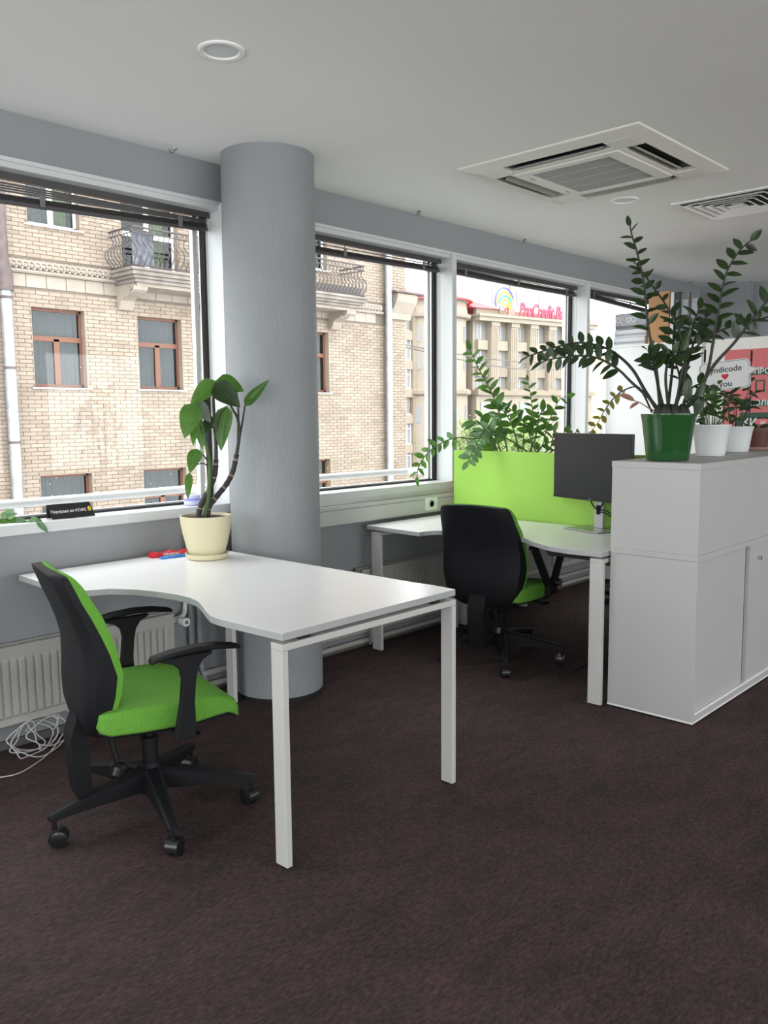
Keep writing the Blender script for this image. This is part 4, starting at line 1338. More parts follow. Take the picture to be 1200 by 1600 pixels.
SILL_LEAVES = [
    ((1.482, 3.57, 0.959), (1.469, 3.575, 0.983), 0.029, 1),
    ((1.482, 3.57, 0.962), (1.5, 3.562, 0.996), 0.033, 1),
    ((1.479, 3.56, 0.96), (1.513, 3.545, 0.981), 0.023, 1),
    ((1.453, 3.561, 0.934), (1.481, 3.548, 0.925), 0.023, 0),
    ((1.456, 3.559, 0.937), (1.432, 3.57, 0.931), 0.023, 0),
    ((1.485, 3.558, 0.945), (1.518, 3.543, 0.95), 0.035, 0),
    ((1.507, 3.537, 0.934), (1.541, 3.522, 0.939), 0.029, 1),
    ((1.54, 3.522, 0.935), (1.525, 3.529, 0.924), 0.019, 1),
    ((1.567, 3.5, 0.938), (1.577, 3.495, 0.959), 0.031, 1),
    ((1.567, 3.5, 0.936), (1.592, 3.489, 0.949), 0.019, 1),
    ((1.57, 3.499, 0.936), (1.594, 3.488, 0.927), 0.019, 0),
    ((1.565, 3.501, 0.938), (1.546, 3.509, 0.947), 0.019, 1),
    ((1.57, 3.477, 0.912), (1.606, 3.461, 0.899), 0.018, 2),
]

# ---------------------------------------------------------------- plants
LEAF_MESH = {}


def leaf_mesh(kind, m):
    """unit leaf along +Y, its face towards +Z; kind sets the outline"""
    key = (kind, m.name)
    if key in LEAF_MESH:
        return LEAF_MESH[key]
    wf = {'oval': lambda t: math.sin(PI * t ** .85) ** .75 * .5, 'ovate': lambda t: math.sin(PI * min(1, t) ** .62) ** .8 * .5,
          'narrow': lambda t: math.sin(PI * t ** .8) * .5}[kind]
    n = 8
    vs, fs = [], []
    for i in range(n + 1):
        t = i / n
        w = max(wf(t), .0) if 0 < i < n else 0.004
        bend = -.16 * t * t + .04 * t
        rise = .10 * w
        vs += [(-w, t, bend + rise), (-w * .5, t, bend + rise * .35), (0, t, bend), (w * .5, t, bend + rise * .35), (w, t, bend + rise)]
    for i in range(n):
        for j in range(4):
            a = i * 5 + j
            fs.append((a, a + 1, a + 6, a + 5))
    me = bpy.data.meshes.new('leaf')
    me.from_pydata(vs, [], fs)
    me.materials.append(m)
    me.shade_smooth()
    LEAF_MESH[key] = me
    return me


def put_leaf(parent, base, d, nrm, length, width, m, kind='oval', name='leaf'):
    d = Vector(d).normalized()
    x = d.cross(Vector(nrm))
    if x.length < 1e-4:
        x = d.orthogonal()
    x.normalize()
    z = x.cross(d)
    o = bpy.data.objects.new(name, leaf_mesh(kind, m))
    b = Vector(base)
    W = Matrix(((x.x, d.x, z.x, b.x), (x.y, d.y, z.y, b.y), (x.z, d.z, z.z, b.z), (0, 0, 0, 1))) @ Matrix.Diagonal((width, length, length, 1))
    L = WM[parent.name].inverted() @ W
    COL.objects.link(o)
    o.parent = parent
    o.matrix_basis = L
    return o


def path_at(P, u):
    seg = [(P[i + 1] - P[i]).length for i in range(len(P) - 1)]
    s = u * sum(seg)
    for i, l in enumerate(seg):
        if s <= l or i == len(seg) - 1:
            t = s / l if l else 0
            return P[i].lerp(P[i + 1], min(1, t)), (P[i + 1] - P[i]).normalized()
        s -= l


def zamio_stem(root, data, mats, stem_m, face, seed, spread=1.0):
    pts, r, n, start, l0, l1, mode, tint = data
    P = smooth_path(pts, 5)
    k = len(P)
    b = MB()
    rs = [r[0] + (r[1] - r[0]) * (i / (k - 1)) ** .8 for i in range(k)]
    b.tube(P, rs, 7)
    b.build('stem', stem_m[tint] if isinstance(stem_m, (list, tuple)) else stem_m, root, smooth=1.2)
    g = random.Random(seed)
    for i in range(n):
        u = start + (1 - start) * (i + .5) / n
        p, t = path_at(P, min(u, .995))
        side = t.cross(face).normalized() * (1 if i % 2 else -1)
        if i == n - 1:
            d = t + side * .15
        else:
            d = t * g.uniform(.35, .75) + side * g.uniform(.75, 1.0) + face * g.uniform(-.45, .45)
        nrm = face * g.uniform(.5, 1.0) + Vector((0, 0, 1)) * g.uniform(.0, .9) + t * g.uniform(-.2, .5) + side * g.uniform(-.5, .5)
        L = (l0 + (l1 - l0) * (i / max(1, n - 1))) * g.uniform(.85, 1.12) * spread
        put_leaf(root, p, d, nrm, L, L * g.uniform(.42, .54), mats[tint])


def pot_round(root, c, prof, m, soil_z, soil_r, name='pot'):
    b = MB()
    b.lathe(prof, c, 40)
    po_ = b.build(name, m, root, smooth=.6)
    s = MB()
    g = random.Random(3)
    rings = []
    for (rr, dz) in ((soil_r, 0), (soil_r * .7, .004), (soil_r * .35, .007)):
        rings.append([(c[0] + rr * math.cos(2 * PI * j / 20), c[1] + rr * math.sin(2 * PI * j / 20), c[2] + soil_z + dz + g.uniform(-.002, .003)) for j in range(20)])
    s.loft(rings, caps=True)
    s.build('soil', M_SOIL, root, smooth=1.2)
    return po_


# --- tall zamioculcas in the green pot on the planter box
c = (3.715, 1.705, 1.1585)
z = thing('potted_zamioculcas', 'tall dark backlit plant with arching stems in a green glazed pot on the cabinet', 'plant', c)
pot_round(z, c, [(.080, 0), (.092, .003), (.096, .02), (.106, .10), (.119, .19), (.123, .207), (.123, .212), (.116, .212), (.113, .195), (.10, .10), (.0, .09)], M_POT_GREEN, .192, .112)
tub = MB()
g = random.Random(11)
for i in range(9):
    a = i * 2.4
    rr = .018 + .05 * (i % 3) / 2
    x, y = c[0] + rr * math.cos(a), c[1] + rr * math.sin(a)
    tub.lathe([(.002, 0), (.026, .005), (.030, .02), (.020, .045), (.009, .062), (.0, .064)], (x, y, 1.352), 10)
tub.build('tubers', M_STEM_DARK, z, smooth=1.2)
face = Vector((-.8, -.42, .25)).normalized()
for i, s in enumerate(ZAMIO_STEMS):
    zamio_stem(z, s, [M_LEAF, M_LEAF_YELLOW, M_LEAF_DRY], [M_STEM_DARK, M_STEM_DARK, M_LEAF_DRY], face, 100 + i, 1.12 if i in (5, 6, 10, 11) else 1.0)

# --- the plant behind the partition, in two pots on the far desk
c = (4.50, 2.92, .7405)
z = thing('potted_zamioculcas', 'window lit green plant fanning out above the lime partition by the window', 'plant', c)
pot_round(z, c, [(.075, 0), (.085, .003), (.10, .10), (.115, .23), (.115, .24), (.108, .24), (.095, .1), (0, .09)], M_POT_WHITE, .215, .105)
face = Vector((-.75, -.55, .3)).normalized()
for i, s in enumerate(PARTITION_STEMS):
    pts = list(s[0])
    base = (4.50 + .03 * math.cos(i * 2.4), 2.92 + .03 * math.sin(i * 2.4), .955)
    if i in (3, 4, 11, 12, 13):
        base = (4.60 + .03 * math.cos(i * 2.4), 2.62 + .03 * math.sin(i * 2.4), .955)
    if i == 7:
        pts = [base, (4.44, 2.93, 1.13)] + [p for p in pts[1:]]
    else:
        pts = [base] + pts[0:]
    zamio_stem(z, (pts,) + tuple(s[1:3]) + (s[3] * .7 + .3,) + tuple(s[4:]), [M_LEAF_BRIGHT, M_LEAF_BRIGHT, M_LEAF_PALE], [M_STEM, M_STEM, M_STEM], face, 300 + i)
c = (4.60, 2.62, .7405)
z2 = thing('flower_pot', 'white plant pot hidden behind the lime partition', 'pot', c)
pot_round(z2, c, [(.07, 0), (.08, .003), (.105, .20), (.105, .225), (.098, .225), (.09, .1), (0, .09)], M_POT_WHITE, .208, .097)
c = (4.50, 3.33, .7405)
z2 = thing('flower_pot', 'orange plastic flower pot peeking out between window post and lime partition', 'pot', c)
pot_round(z2, c, [(.06, 0), (.068, .003), (.088, .24), (.092, .24), (.092, .30), (.085, .30), (.075, .1), (0, .09)], M_POT_ORANGE, .285, .084)

# --- broad leaved plant in the cream pot on the near desk
c = (2.205, 3.175, .7405)
z = thing('potted_dieffenbachia', 'leggy broad leaved plant in a cream pot on the near desk', 'plant', c)
MB().lathe([(.080, 0), (.090, .003), (.097, .022), (.098, .026), (.093, .026), (.085, .010), (0, .008)], c, 44).build('saucer', M_CREAM, z, smooth=.6)
pot_round(z, c, [(.060, .0085), (.072, .011), (.080, .022), (.092, .06), (.104, .11), (.112, .155), (.1155, .19), (.1155, .195), (.109, .195), (.106, .17), (.09, .08), (0, .07)], M_CREAM, .182, .1065)
for pts, r, kind in DESK_STEMS:
    P = smooth_path(pts, 8)
    b = MB()
    k = len(P)
    rs = []
    for i in range(k):
        rr = r[0] + (r[1] - r[0]) * i / (k - 1)
        if kind == 'banded_stem' and i % 4 == 0:
            rr *= 1.14                                             # leaf scars ring the cane
        rs.append(rr)
    b.tube(P, rs, 10)
    if kind == 'banded_stem':
        for j, q in enumerate(b.f):
            b.mi[j] = 1 if (j // 10) % 8 == 5 else 0
    b.build('cane' if kind != 'petiole' else 'petiole', [{'banded_stem': M_CANE, 'green_stem': M_STEM}.get(kind, M_STEM_DARK), mat('pale cane ring', (.24, .15, .09), .7) if 'pale cane ring' not in MATS else MATS['pale cane ring']], z, smooth=1.2)
for i, (p, q, w, tint) in enumerate(DESK_LEAVES):
    p, q = Vector(p), Vector(q)
    g = random.Random(500 + i)
    nrm = Vector((-.62, -.70, .25)) + Vector((g.uniform(-.3, .3), g.uniform(-.3, .3), g.uniform(-.1, .5)))
    L = (q - p).length
    lf = put_leaf(z, p, q - p, nrm, L * 1.0, w * 1.12, [M_LEAF, M_LEAF_BRIGHT, M_LEAF_BRIGHT, M_LEAF_GREY][tint], 'ovate')

# --- small plants in a row on the planter box
c1 = (4.165, 1.69, 1.1585)
z = thing('potted_houseplant', 'bushy little plant in the white pot nearest the green pot', 'plant', c1)
pot_round(z, c1, [(.058, 0), (.066, .003), (.070, .02), (.082, .10), (.091, .148), (.094, .152), (.094, .157), (.087, .157), (.08, .1), (0, .08)], M_POT_WHITE, .142, .086)
g = random.Random(21)
for i in range(24):
    a = i * 2.399
    out = g.uniform(.02, .10)
    h = g.uniform(.03, .17) if i else .21
    base = Vector((c1[0] + .03 * math.cos(a), c1[1] + .03 * math.sin(a), c1[2] + .145))
    tip = base + Vector((out * math.cos(a), out * math.sin(a), h - (.06 if i % 5 == 4 else 0)))
    P = smooth_path([base, base.lerp(tip, .5) + Vector((0, 0, .02)), tip], 4)
    MB().tube(P, (.0022, .0012), 5).build('stem', M_STEM, z, smooth=1.2)
    for j in range(3):
        d = Vector((math.cos(a + j * 2.1), math.sin(a + j * 2.1), g.uniform(-.3, .9)))
        put_leaf(z, tip - (tip - base) * .12 * j, d, Vector((-.6, -.3, .8)), g.uniform(.035, .075), g.uniform(.016, .032), M_LEAF_BRIGHT if (i + j) % 3 == 0 else M_LEAF, 'narrow')
put_leaf(z, (c1[0] - .01, c1[1] - .01, c1[2] + .24), (-.05, -.02, 1), (-.8, -.5, .2), .12, .034, M_LEAF_BRIGHT, 'narrow')

c2 = (4.67, 1.76, 1.1585)
z = thing('potted_houseplant', 'thin stemmed plant in the second white pot, behind the speech bubble sign', 'plant', c2)
pot_round(z, c2, [(.058, 0), (.066, .003), (.070, .02), (.082, .10), (.089, .132), (.092, .136), (.092, .140), (.085, .14), (.08, .1), (0, .08)], M_POT_WHITE, .125, .084)
g = random.Random(23)
for i in range(9):
    a = i * 2.399
    base = Vector((c2[0] + .03 * math.cos(a), c2[1] + .03 * math.sin(a), c2[2] + .13))
    tip = base + Vector((.05 * math.cos(a), .05 * math.sin(a) - .04 + .02 * (i % 3), g.uniform(.12, .26)))
    MB().tube(smooth_path([base, base.lerp(tip, .5) + Vector((.004, .004, 0)), tip], 4), (.003, .0016), 5).build('stem', M_STEM_DARK, z, smooth=1.2)
    for j in range(5):
        d = Vector((math.cos(a + j * 1.3), math.sin(a + j * 1.3), g.uniform(-.5, .6)))
        put_leaf(z, tip - (tip - base) * .06 * j, d, Vector((-.5, -.4, .8)), g.uniform(.04, .075), g.uniform(.018, .032), M_LEAF, 'oval')

c3_ = (4.985, 1.765, 1.1585)
z = thing('potted_houseplant', 'small low plant in the brown plastic pot on a terracotta saucer', 'plant', c3_)
MB().lathe([(.062, 0), (.070, .003), (.074, .020), (.070, .020), (.06, .008), (0, .008)], c3_, 32).build('saucer', M_POT_TERRA, z, smooth=.6)
pot_round(z, c3_, [(.056, .009), (.062, .012), (.076, .11), (.079, .11), (.080, .128), (.074, .128), (.066, .08), (0, .06)], M_POT_BROWN, .114, .073)
g = random.Random(29)
for i in range(12):
    a = i * 2.399
    base = Vector((c3_[0] + .025 * math.cos(a), c3_[1] + .025 * math.sin(a), c3_[2] + .118))
    d = Vector((math.cos(a), math.sin(a), g.uniform(.2, 1.0)))
    put_leaf(z, base, d, Vector((-.3, -.3, 1)), g.uniform(.05, .09), g.uniform(.02, .035), M_LEAF if i % 3 else M_LEAF_DRY, 'oval')
for (x, y, zt, lab, c) in ((4.42, 1.84, 1.70, 'leftmost dark plant stake standing behind the speech bubble sign', 0), (4.80, 1.74, 1.71, 'middle dark plant stake above the speech bubble sign', 1), (4.86, 1.62, 1.66, 'rightmost dark plant stake beside the tail of the speech bubble sign', 2)):
    st = thing('plant_stake', lab, 'stake', (x, y, 1.16))
    zb_ = 1.159 if c != 1 else 1.159
    MB().cyl((x, y, zb_), (x, y, zt - .06), .0035, n=8).build('rod', M_STEM_DARK, st)
    MB().cyl((x, y, zt - .06), (x, y, zt), .0055, n=8).build('tip_sleeve', M_BLACK, st)

# speech bubble sign on a stick in the first white pot
sg = thing('speech_bubble_sign', 'white speech bubble sign with a red heart on a stick among the pots', 'sign', (4.40, 1.73, 1.159))
SX = Vector((0.10, -1, .085)).normalized()
SM = frame_matrix((4.40, 1.727, 1.563), SX, (0, 0, 1))


def bubble(w, h, r, tail):
    P = []
    for (x, y) in round_rect(w, h, r, 6):
        P.append((x, y))
    # the corner order starts at the right: splice the tail into the right edge
    P = P[::-1]
    out = []
    for i, p in enumerate(P):
        out.append(p)
    idx = max(range(len(out)), key=lambda i: (out[i][0] > w / 2 - 1e-6, -out[i][1]))
    k = None
    for i in range(len(out)):
        a, b2 = out[i], out[(i + 1) % len(out)]
        if abs(a[0] - w / 2) < 1e-6 and abs(b2[0] - w / 2) < 1e-6:
            k = i
    a, b2 = out[k], out[(k + 1) % len(out)]
    s = 1 if b2[1] > a[1] else -1
    yc = .012
    t_ = [(w / 2, yc - s * .022), (w / 2 + tail * .45, yc - s * .006 + .004), (w / 2 + tail, yc + .010), (w / 2 + tail * .45, yc + s * .010 + .006), (w / 2, yc + s * .020)]
    return out[:k + 1] + t_ + out[k + 1:]


MB().prism(bubble(.252, .150, .028, .064), -.002, .0015, M=SM).build('board', M_PRINT_WHITE, sg)
ln = MB()
bp = [SM @ Vector((p[0], p[1], .0018)) for p in bubble(.240, .138, .024, .058)]
ln.tube(bp + [bp[0]], .0011, 5)
ln.build('outline', M_PRINT_BLACK, sg)
lettering('syndicode', .043, SM @ Matrix.Translation((0, .030, .0022)), M_PRINT_BLACK, sg, .0004, .0003)
lettering('you', .043, SM @ Matrix.Translation((0.004, -.044, .0022)), M_PRINT_BLACK, sg, .0004, .0003)
hp = []
for i in range(40):
    t = 2 * PI * i / 40
    hp.append((.0011 * 16 * math.sin(t) ** 3 + .003, .0011 * (13 * math.cos(t) - 5 * math.cos(2 * t) - 2 * math.cos(3 * t) - math.cos(4 * t)) - .006))
MB().prism(hp, .0018, .0028, M=SM).build('heart', M_PRINT_RED, sg)
MB().cyl((4.408, 1.727, 1.159), (4.408, 1.727, 1.50), .003, n=8).build('stick', M_STEM_DARK, sg)

# --- trailing plant on the sill, its pot outside the picture
c = (1.18, 3.555, SZ)
z = thing('trailing_plant', 'small trailing plant creeping along the sill towards the black tent card', 'plant', c)
pot_round(z, c, [(.04, 0), (.046, .003), (.055, .085), (.058, .09), (.052, .09), (.05, .06), (0, .05)], M_POT_WHITE, .078, .05)
for pts, r in SILL_STEMS:
    MB().tube(smooth_path([(p[0], p[1], max(p[2], SZ + .003)) if p[1] > 3.475 else p for p in pts], 5), (r[0], r[1]), 6).build('stem', M_STEM, z, smooth=1.2)
for i, (p, q, w, tint) in enumerate(SILL_LEAVES):
    p, q = Vector(p), Vector(q)
    g = random.Random(700 + i)
    up = lambda v: Vector((v.x, v.y, max(v.z, SZ + .006))) if v.y > 3.475 else v
    p, q = up(p), up(q)
    put_leaf(z, p, q - p, Vector((-.5, -.75, .6 + g.uniform(-.2, .3))), (q - p).length * 1.1, w * 1.35, [M_LEAF_BRIGHT, M_LEAF_PALE, M_LEAF_PALE][tint], 'ovate')

# ---------------------------------------------------------------- outside: street and the brick house opposite
GZ = -8.0
struct(MB().box(-60, 3.9, GZ - .3, 260, 220, GZ).build('street', mat('wet asphalt', (.16, .16, .165), .7, var=.15, vscale=.4)))

M_BRICK = brick_mat('pale silicate brick', [(0.213, 0.168, 0.130), (0.245, 0.197, 0.155), (0.230, 0.183, 0.144), (0.267, 0.221, 0.178), (0.194, 0.151, 0.114)])
M_MORTAR = mat('grey brown mortar', (0.137, 0.109, 0.089), .9, var=.1, vscale=2)
M_STONE = mat('weathered stucco', (0.266, 0.228, 0.190), .85, var=.14, vscale=2.2, bump=.3, bscale=14)
M_STONE_DIRT = mat('sooty stucco', (0.180, 0.158, 0.140), .9, var=.3, vscale=2.6, bump=.4, bscale=14)
M_BROWN = mat('brown painted window wood', (.125, .045, .022), .5)
M_FAR_GLASS = glass_mat('far window glass', (.62, .66, .68), .12)
M_CURTAIN = mat('pale net curtain', (.245, .245, .24), .8)
M_DARK_ROOM = mat('dark room', (.06, .058, .055), .9)
M_IRON = mat('black wrought iron', (.055, .045, .045), .6)
M_ZINC = mat('zinc sheet', (0.302, 0.317, 0.346), .45, .5, var=.2, vscale=5)
M_PIPE_DARK = mat('dark painted pipe', (.085, .062, .06), .7, var=.3, vscale=6)
M_PVC = mat('white window plastic', (0.590, 0.590, 0.590), .4)
M_GREEN_CURTAIN = mat('olive green curtain', (.26, .33, .09), .8)
M_NAVY = mat('dark blue grey cloth', (.085, .09, .11), .7, var=.5, vscale=9)

FY = 16.3
FX0, FX1 = -6.0, 17.66
WX = [-3.88, -1.61, .66, 2.93, 5.2, 7.46, 9.74, 12.0, 14.2]
WW, WH = 1.11, 1.55
openings = []
for x in WX:
    openings.append((x, x + WW, 1.98, 3.53))
    openings.append((x, x + WW, -1.30, .26))
up = [(2.93, 4.04, 5.08, 6.65), (7.48, 8.56, 5.08, 6.65), (9.45, 10.83, 4.36, 6.75), (12.0, 13.2, 4.36, 6.75), (14.2, 15.3, 5.08, 6.65)]
openings += up
BELT = (3.88, 4.36)

h = thing('brick_house', 'pale brick apartment house across the street with brown windows and a long balcony', 'building', (11, FY, GZ))
b = MB()
wall_cells(b, FX0, FX1, GZ, 11.5, FY + .012, FY + .40, openings, 'y')
b.build('wall', M_MORTAR, h)
MB().box(FX0, FY + 1.2, GZ, FX1 + .6, FY + 9, 11.5).build('house_body', M_DARK_ROOM, h)
MB().box(FX1 - .01, FY - .03, GZ, 18.27, FY + 1.3, 11.5).build('corner_pier', M_MORTAR, h)
MB().box(FX0 - .2, FY - .5, 11.5, 18.6, FY + 9, 11.9).build('eaves', M_STONE, h)

BL, BHt, JT = .25, .066, .0115
full = MB().box(-BL / 2, -.0, -BHt / 2, BL / 2, .018, BHt / 2).mesh('brick')
full.materials.append(M_BRICK)
cut, cand = MB(), []


def brick_row(x0, x1, z, off, y):
    """one course of bricks between x0 and x1 with the holes left out"""
    zc = z + BHt / 2
    segs = [(x0, x1)]
    for (a, bb, c_, d_) in openings if y >= FY - .01 else []:
        if c_ - .02 < zc < d_ + .02:
            nx = []
            for (p, q) in segs:
                if bb <= p or a >= q:
                    nx.append((p, q))
                else:
                    if a > p:
                        nx.append((p, a))
                    if bb < q:
                        nx.append((bb, q))
            segs = nx
    for (p, q) in segs:
        pitch = BL + JT
        k = math.floor((p - off) / pitch)
        x = off + k * pitch
        while x < q:
            a, bb = max(x, p), min(x + BL, q)
            if bb - a > .03:
                dy = rng.uniform(-.003, .003)
                if bb - a > BL - .002 and y == FY:
                    cand.append(((a + bb) / 2, y + dy, zc))
                else:
                    cut.box(a, y + dy, z, bb, y + .018 + dy, z + BHt)
            x += pitch


z = -2.6
row = 0
while z < 8.0:
    if not (BELT[0] - .07 < z < BELT[1] + .06):
        brick_row(-4.0, FX1 - .02, z, .13 if row % 2 else 0, FY)
    if not (3.98 < z < 4.75):
        brick_row(FX1, 18.27, z, .13 if row % 2 else 0, FY - .045)
    z += BHt + JT
    row += 1
# the 300 bricks that show largest become parts, the rest one mesh
cx_, cy_, cz_ = 0, 0, 1.375
vis = [q for q in cand if q[0] > 6.95 and .62 < q[2] < 5.05 and not (10.6 < q[0] < 13.3)]
vis.sort(key=lambda q: (q[0] ** 2 + q[1] ** 2 + (q[2] - cz_) ** 2))
chosen = set(vis[:300])
for q in cand:
    if q in chosen:
        o = bpy.data.objects.new('brick', full)
        COL.objects.link(o)
        o.parent = h
        o.matrix_basis = Matrix.Translation(Vector(q) - Vector((11, FY, GZ)))
    else:
        cut.box(q[0] - BL / 2, q[1], q[2] - BHt / 2, q[0] + BL / 2, q[1] + .018, q[2] + BHt / 2)
stuff(cut.build('brickwork', M_BRICK, h))


def curtain(x0, x1, z0, z1, y, m, win, n=14, name='curtain'):
    rings = []
    k = n * 4
    for i in range(k + 1):
        x = x0 + (x1 - x0) * i / k
        yy = y + .025 * math.sin(i * PI / 2 + .3 * math.sin(i * .7))
        rings.append([(x, yy, z0), (x, yy, z1), (x, yy + .004, z1), (x, yy + .004, z0)])
    return MB().loft(rings).build(name, m, win)


def house_window(x0, x1, z0, z1, m, style):
    fr = MB()
    y0, y1, t = FY + .15, FY + .21, .065
    fr.box(x0, y0, z0, x0 + t, y1, z1).box(x1 - t, y0, z0, x1, y1, z1)
    fr.box(x0, y0, z1 - t, x1, y1, z1).box(x0, y0, z0, x1, y1, z0 + t)
    if style == 'tee':
        zt = z1 - .38 * (z1 - z0)
        xm = x0 + .5 * (x1 - x0)
        fr.box(x0, y0 - .012, zt - .055, x1, y1, zt + .045)
        fr.box(xm - .06, y0 - .012, z0, xm + .06, y1, zt)
        panes = [(x0 + t, x1 - t, zt + .045, z1 - t), (x0 + t, xm - .06, z0 + t, zt - .055), (xm + .06, x1 - t, z0 + t, zt - .055)]
    else:
        xm = x0 + .5 * (x1 - x0)
        fr.box(xm - .055, y0 - .012, z0, xm + .055, y1, z1)
        if style == 'door':
            zt = z0 + .36 * (z1 - z0)
            fr.box(x0, y0 - .006, zt - .05, x1, y1, zt + .05)
        panes = [(x0 + t, xm - .055, z0 + t, z1 - t), (xm + .055, x1 - t, z0 + t, z1 - t)]
    w = fr.build('window', m, h, bevel=.004)
    for (a, bb, c_, d_) in panes:
        MB().box(a, y0 + .02, c_, bb, y0 + .026, d_).build('pane', M_FAR_GLASS, w)
    MB().box(x0 - .06, FY - .05, z0 - .035, x1 + .06, FY + .16, z0 - .005).build('sill', M_ZINC if style == 'tee' else M_PVC, w)
    MB().box(x0 - .3, FY + 1.0, z0 - .2, x1 + .3, FY + 1.02, z1 + .2).build('room_back', M_DARK_ROOM, w)
    if style == 'tee':
        curtain(x0 + .03, x1 - .03, z0 + .04, z1 - .05, FY + .30, M_CURTAIN, w, 12)
    elif style == 'door':
        curtain(xm_ := x0 + .52 * (x1 - x0), x1 - .2, z0 + .04, z1 - .05, FY + .3, M_GREEN_CURTAIN, w, 5)
    else:
        curtain(x0 + .5 * (x1 - x0) + .1, x1 - .15, z0 + .04, z1 - .05, FY + .3, M_GREEN_CURTAIN, w, 4)
        curtain(x0 + .03, x0 + .5 * (x1 - x0), z0 + .04, z1 - .05, FY + .33, M_CURTAIN, w, 6)
    # plastered reveal round the opening
    rv = MB()
    rv.box(x0 - .002, FY - .004, z0, x0 + .012, FY + .149, z1).box(x1 - .012, FY - .004, z0, x1 + .002, FY + .149, z1).box(x0 + .012, FY - .004, z1 - .012, x1 - .012, FY + .149, z1 + .002)
    rv.build('reveal', M_BRICK, w)
    return w


for x in WX:
    house_window(x, x + WW, 1.98, 3.53, M_BROWN, 'tee')
    house_window(x, x + WW, -1.30, .26, M_BROWN, 'tee')
house_window(up[0][0], up[0][1], up[0][2], up[0][3], M_PVC, 'two')
house_window(up[1][0], up[1][1], up[1][2], up[1][3], M_PVC, 'two')
house_window(up[4][0], up[4][1], up[4][2], up[4][3], M_PVC, 'two')
house_window(up[2][0], up[2][1], up[2][2], up[2][3], M_PVC, 'door')
house_window(up[3][0], up[3][1], up[3][2], up[3][3], M_PVC, 'door')

# stucco belt: frieze tiles, ledge and the twisted garland above
for i in range(26):
    x = 7.0 + i * .403
    if x + .39 < 17.3:
        MB().box(x, FY - .012, BELT[0], x + .392, FY + .02, 4.125).build('frieze_tile', M_STONE, h, bevel=.006)
MB().prism([(FY + .02, 4.13), (FY - .07, 4.13), (FY - .10, 4.16), (FY - .10, 4.185), (FY + .02, 4.19)], 6.95, 17.3, plane='yz').build('ledge', M_STONE, h)
gl = MB()
x = 7.02
i = 0
while x < 17.25:                                                   # overlapping scrolls make the garland
    T = Matrix.Translation((x, FY - .02, 4.275)) @ Matrix.Rotation(.6, 4, 'Y')
    ring = [T @ Vector((.075 * math.cos(a) * 1.15, -.035 * math.sin(a * 1) - .02, .078 * math.sin(a))) for a in [k * PI / 6 for k in range(12)]]
    gl.tube(ring + [ring[0]], .030, 6, caps=False)
    gl.lathe([(0, -.05), (.036, -.03), (.046, 0), (.036, .03), (0, .05)], (x + .01, FY - .055, 4.275), 7)
    for k in range(3):
        gl.lathe([(0, -.03), (.026, -.015), (.032, 0), (.026, .018), (0, .034)], (x + .055 + .012 * k, FY - .06 - .012 * (k % 2), 4.215 + .062 * k), 6)
    x += .118
    i += 1
gl.build('garland', M_STONE, h, smooth=.8)
MB().prism([(FY + .05, 4.05), (FY - .06, 4.05), (FY - .10, 4.20), (FY - .30, 4.50), (FY - .34, 4.62), (FY - .34, 4.72), (FY + .05, 4.76)], FX1 - .05, 18.45, plane='yz').build('pier_cornice', M_STONE, h)
MB().box(FX1 - .2, FY - .42, 4.73, 18.75, FY + .2, 4.77).build('cornice_flashing', M_PIPE_DARK, h)

# balcony: moulded slab, scrolled brackets, bellied iron railing
BX0, BX1, BY = 9.10, 15.82, 15.32
bal = MB()
for (d0, z0_, z1_) in ((.0, 4.30, 4.36), (.04, 4.22, 4.30), (.10, 4.16, 4.22), (.16, 4.09, 4.16)):
    bal.box(BX0 + d0, BY + d0, z0_, BX1 - d0, FY + .02, z1_)
slab = bal.build('balcony', M_STONE_DIRT, h, bevel=.012)
MB().box(BX0 + .25, BY + .25, 4.02, BX1 - .25, FY, 4.09).build('soffit', M_STONE, slab)
for x in (9.30, 11.4, 13.4, 15.3):
    pr = [(FY + .0, 3.62), (FY - .10, 3.60), (FY - .17, 3.68), (FY - .20, 3.78), (FY - .30, 3.84), (FY - .42, 3.86), (FY - .50, 3.92), (FY - .62, 3.90), (FY - .70, 3.95), (FY - .72, 4.02), (FY - .66, 4.09), (FY, 4.09)]
    cb = MB().prism(pr, x, x + .30, plane='yz')
    cb.tube([(x - .012, q[0] - .01, q[1]) for q in pr[1:10]], .022, 6)
    cb.tube([(x - .014, FY - .56 + .06 * math.cos(a) * (1 - k * .03), 3.99 + .06 * math.sin(a) * (1 - k * .03)) for k, a in enumerate([j * .6 for j in range(22)])], .014, 5)
    cb.build('bracket', M_STONE, slab, smooth=.5)


def belly(u):
    """outward bulge of a baluster at height u (0 at the foot, 1 at the top)"""
    return .16 * math.sin(PI * min(1, u * 1.25)) ** 1.4 * (1 if u < .8 else 0) - .05 * math.sin(PI * max(0, (u - .55) / .45))


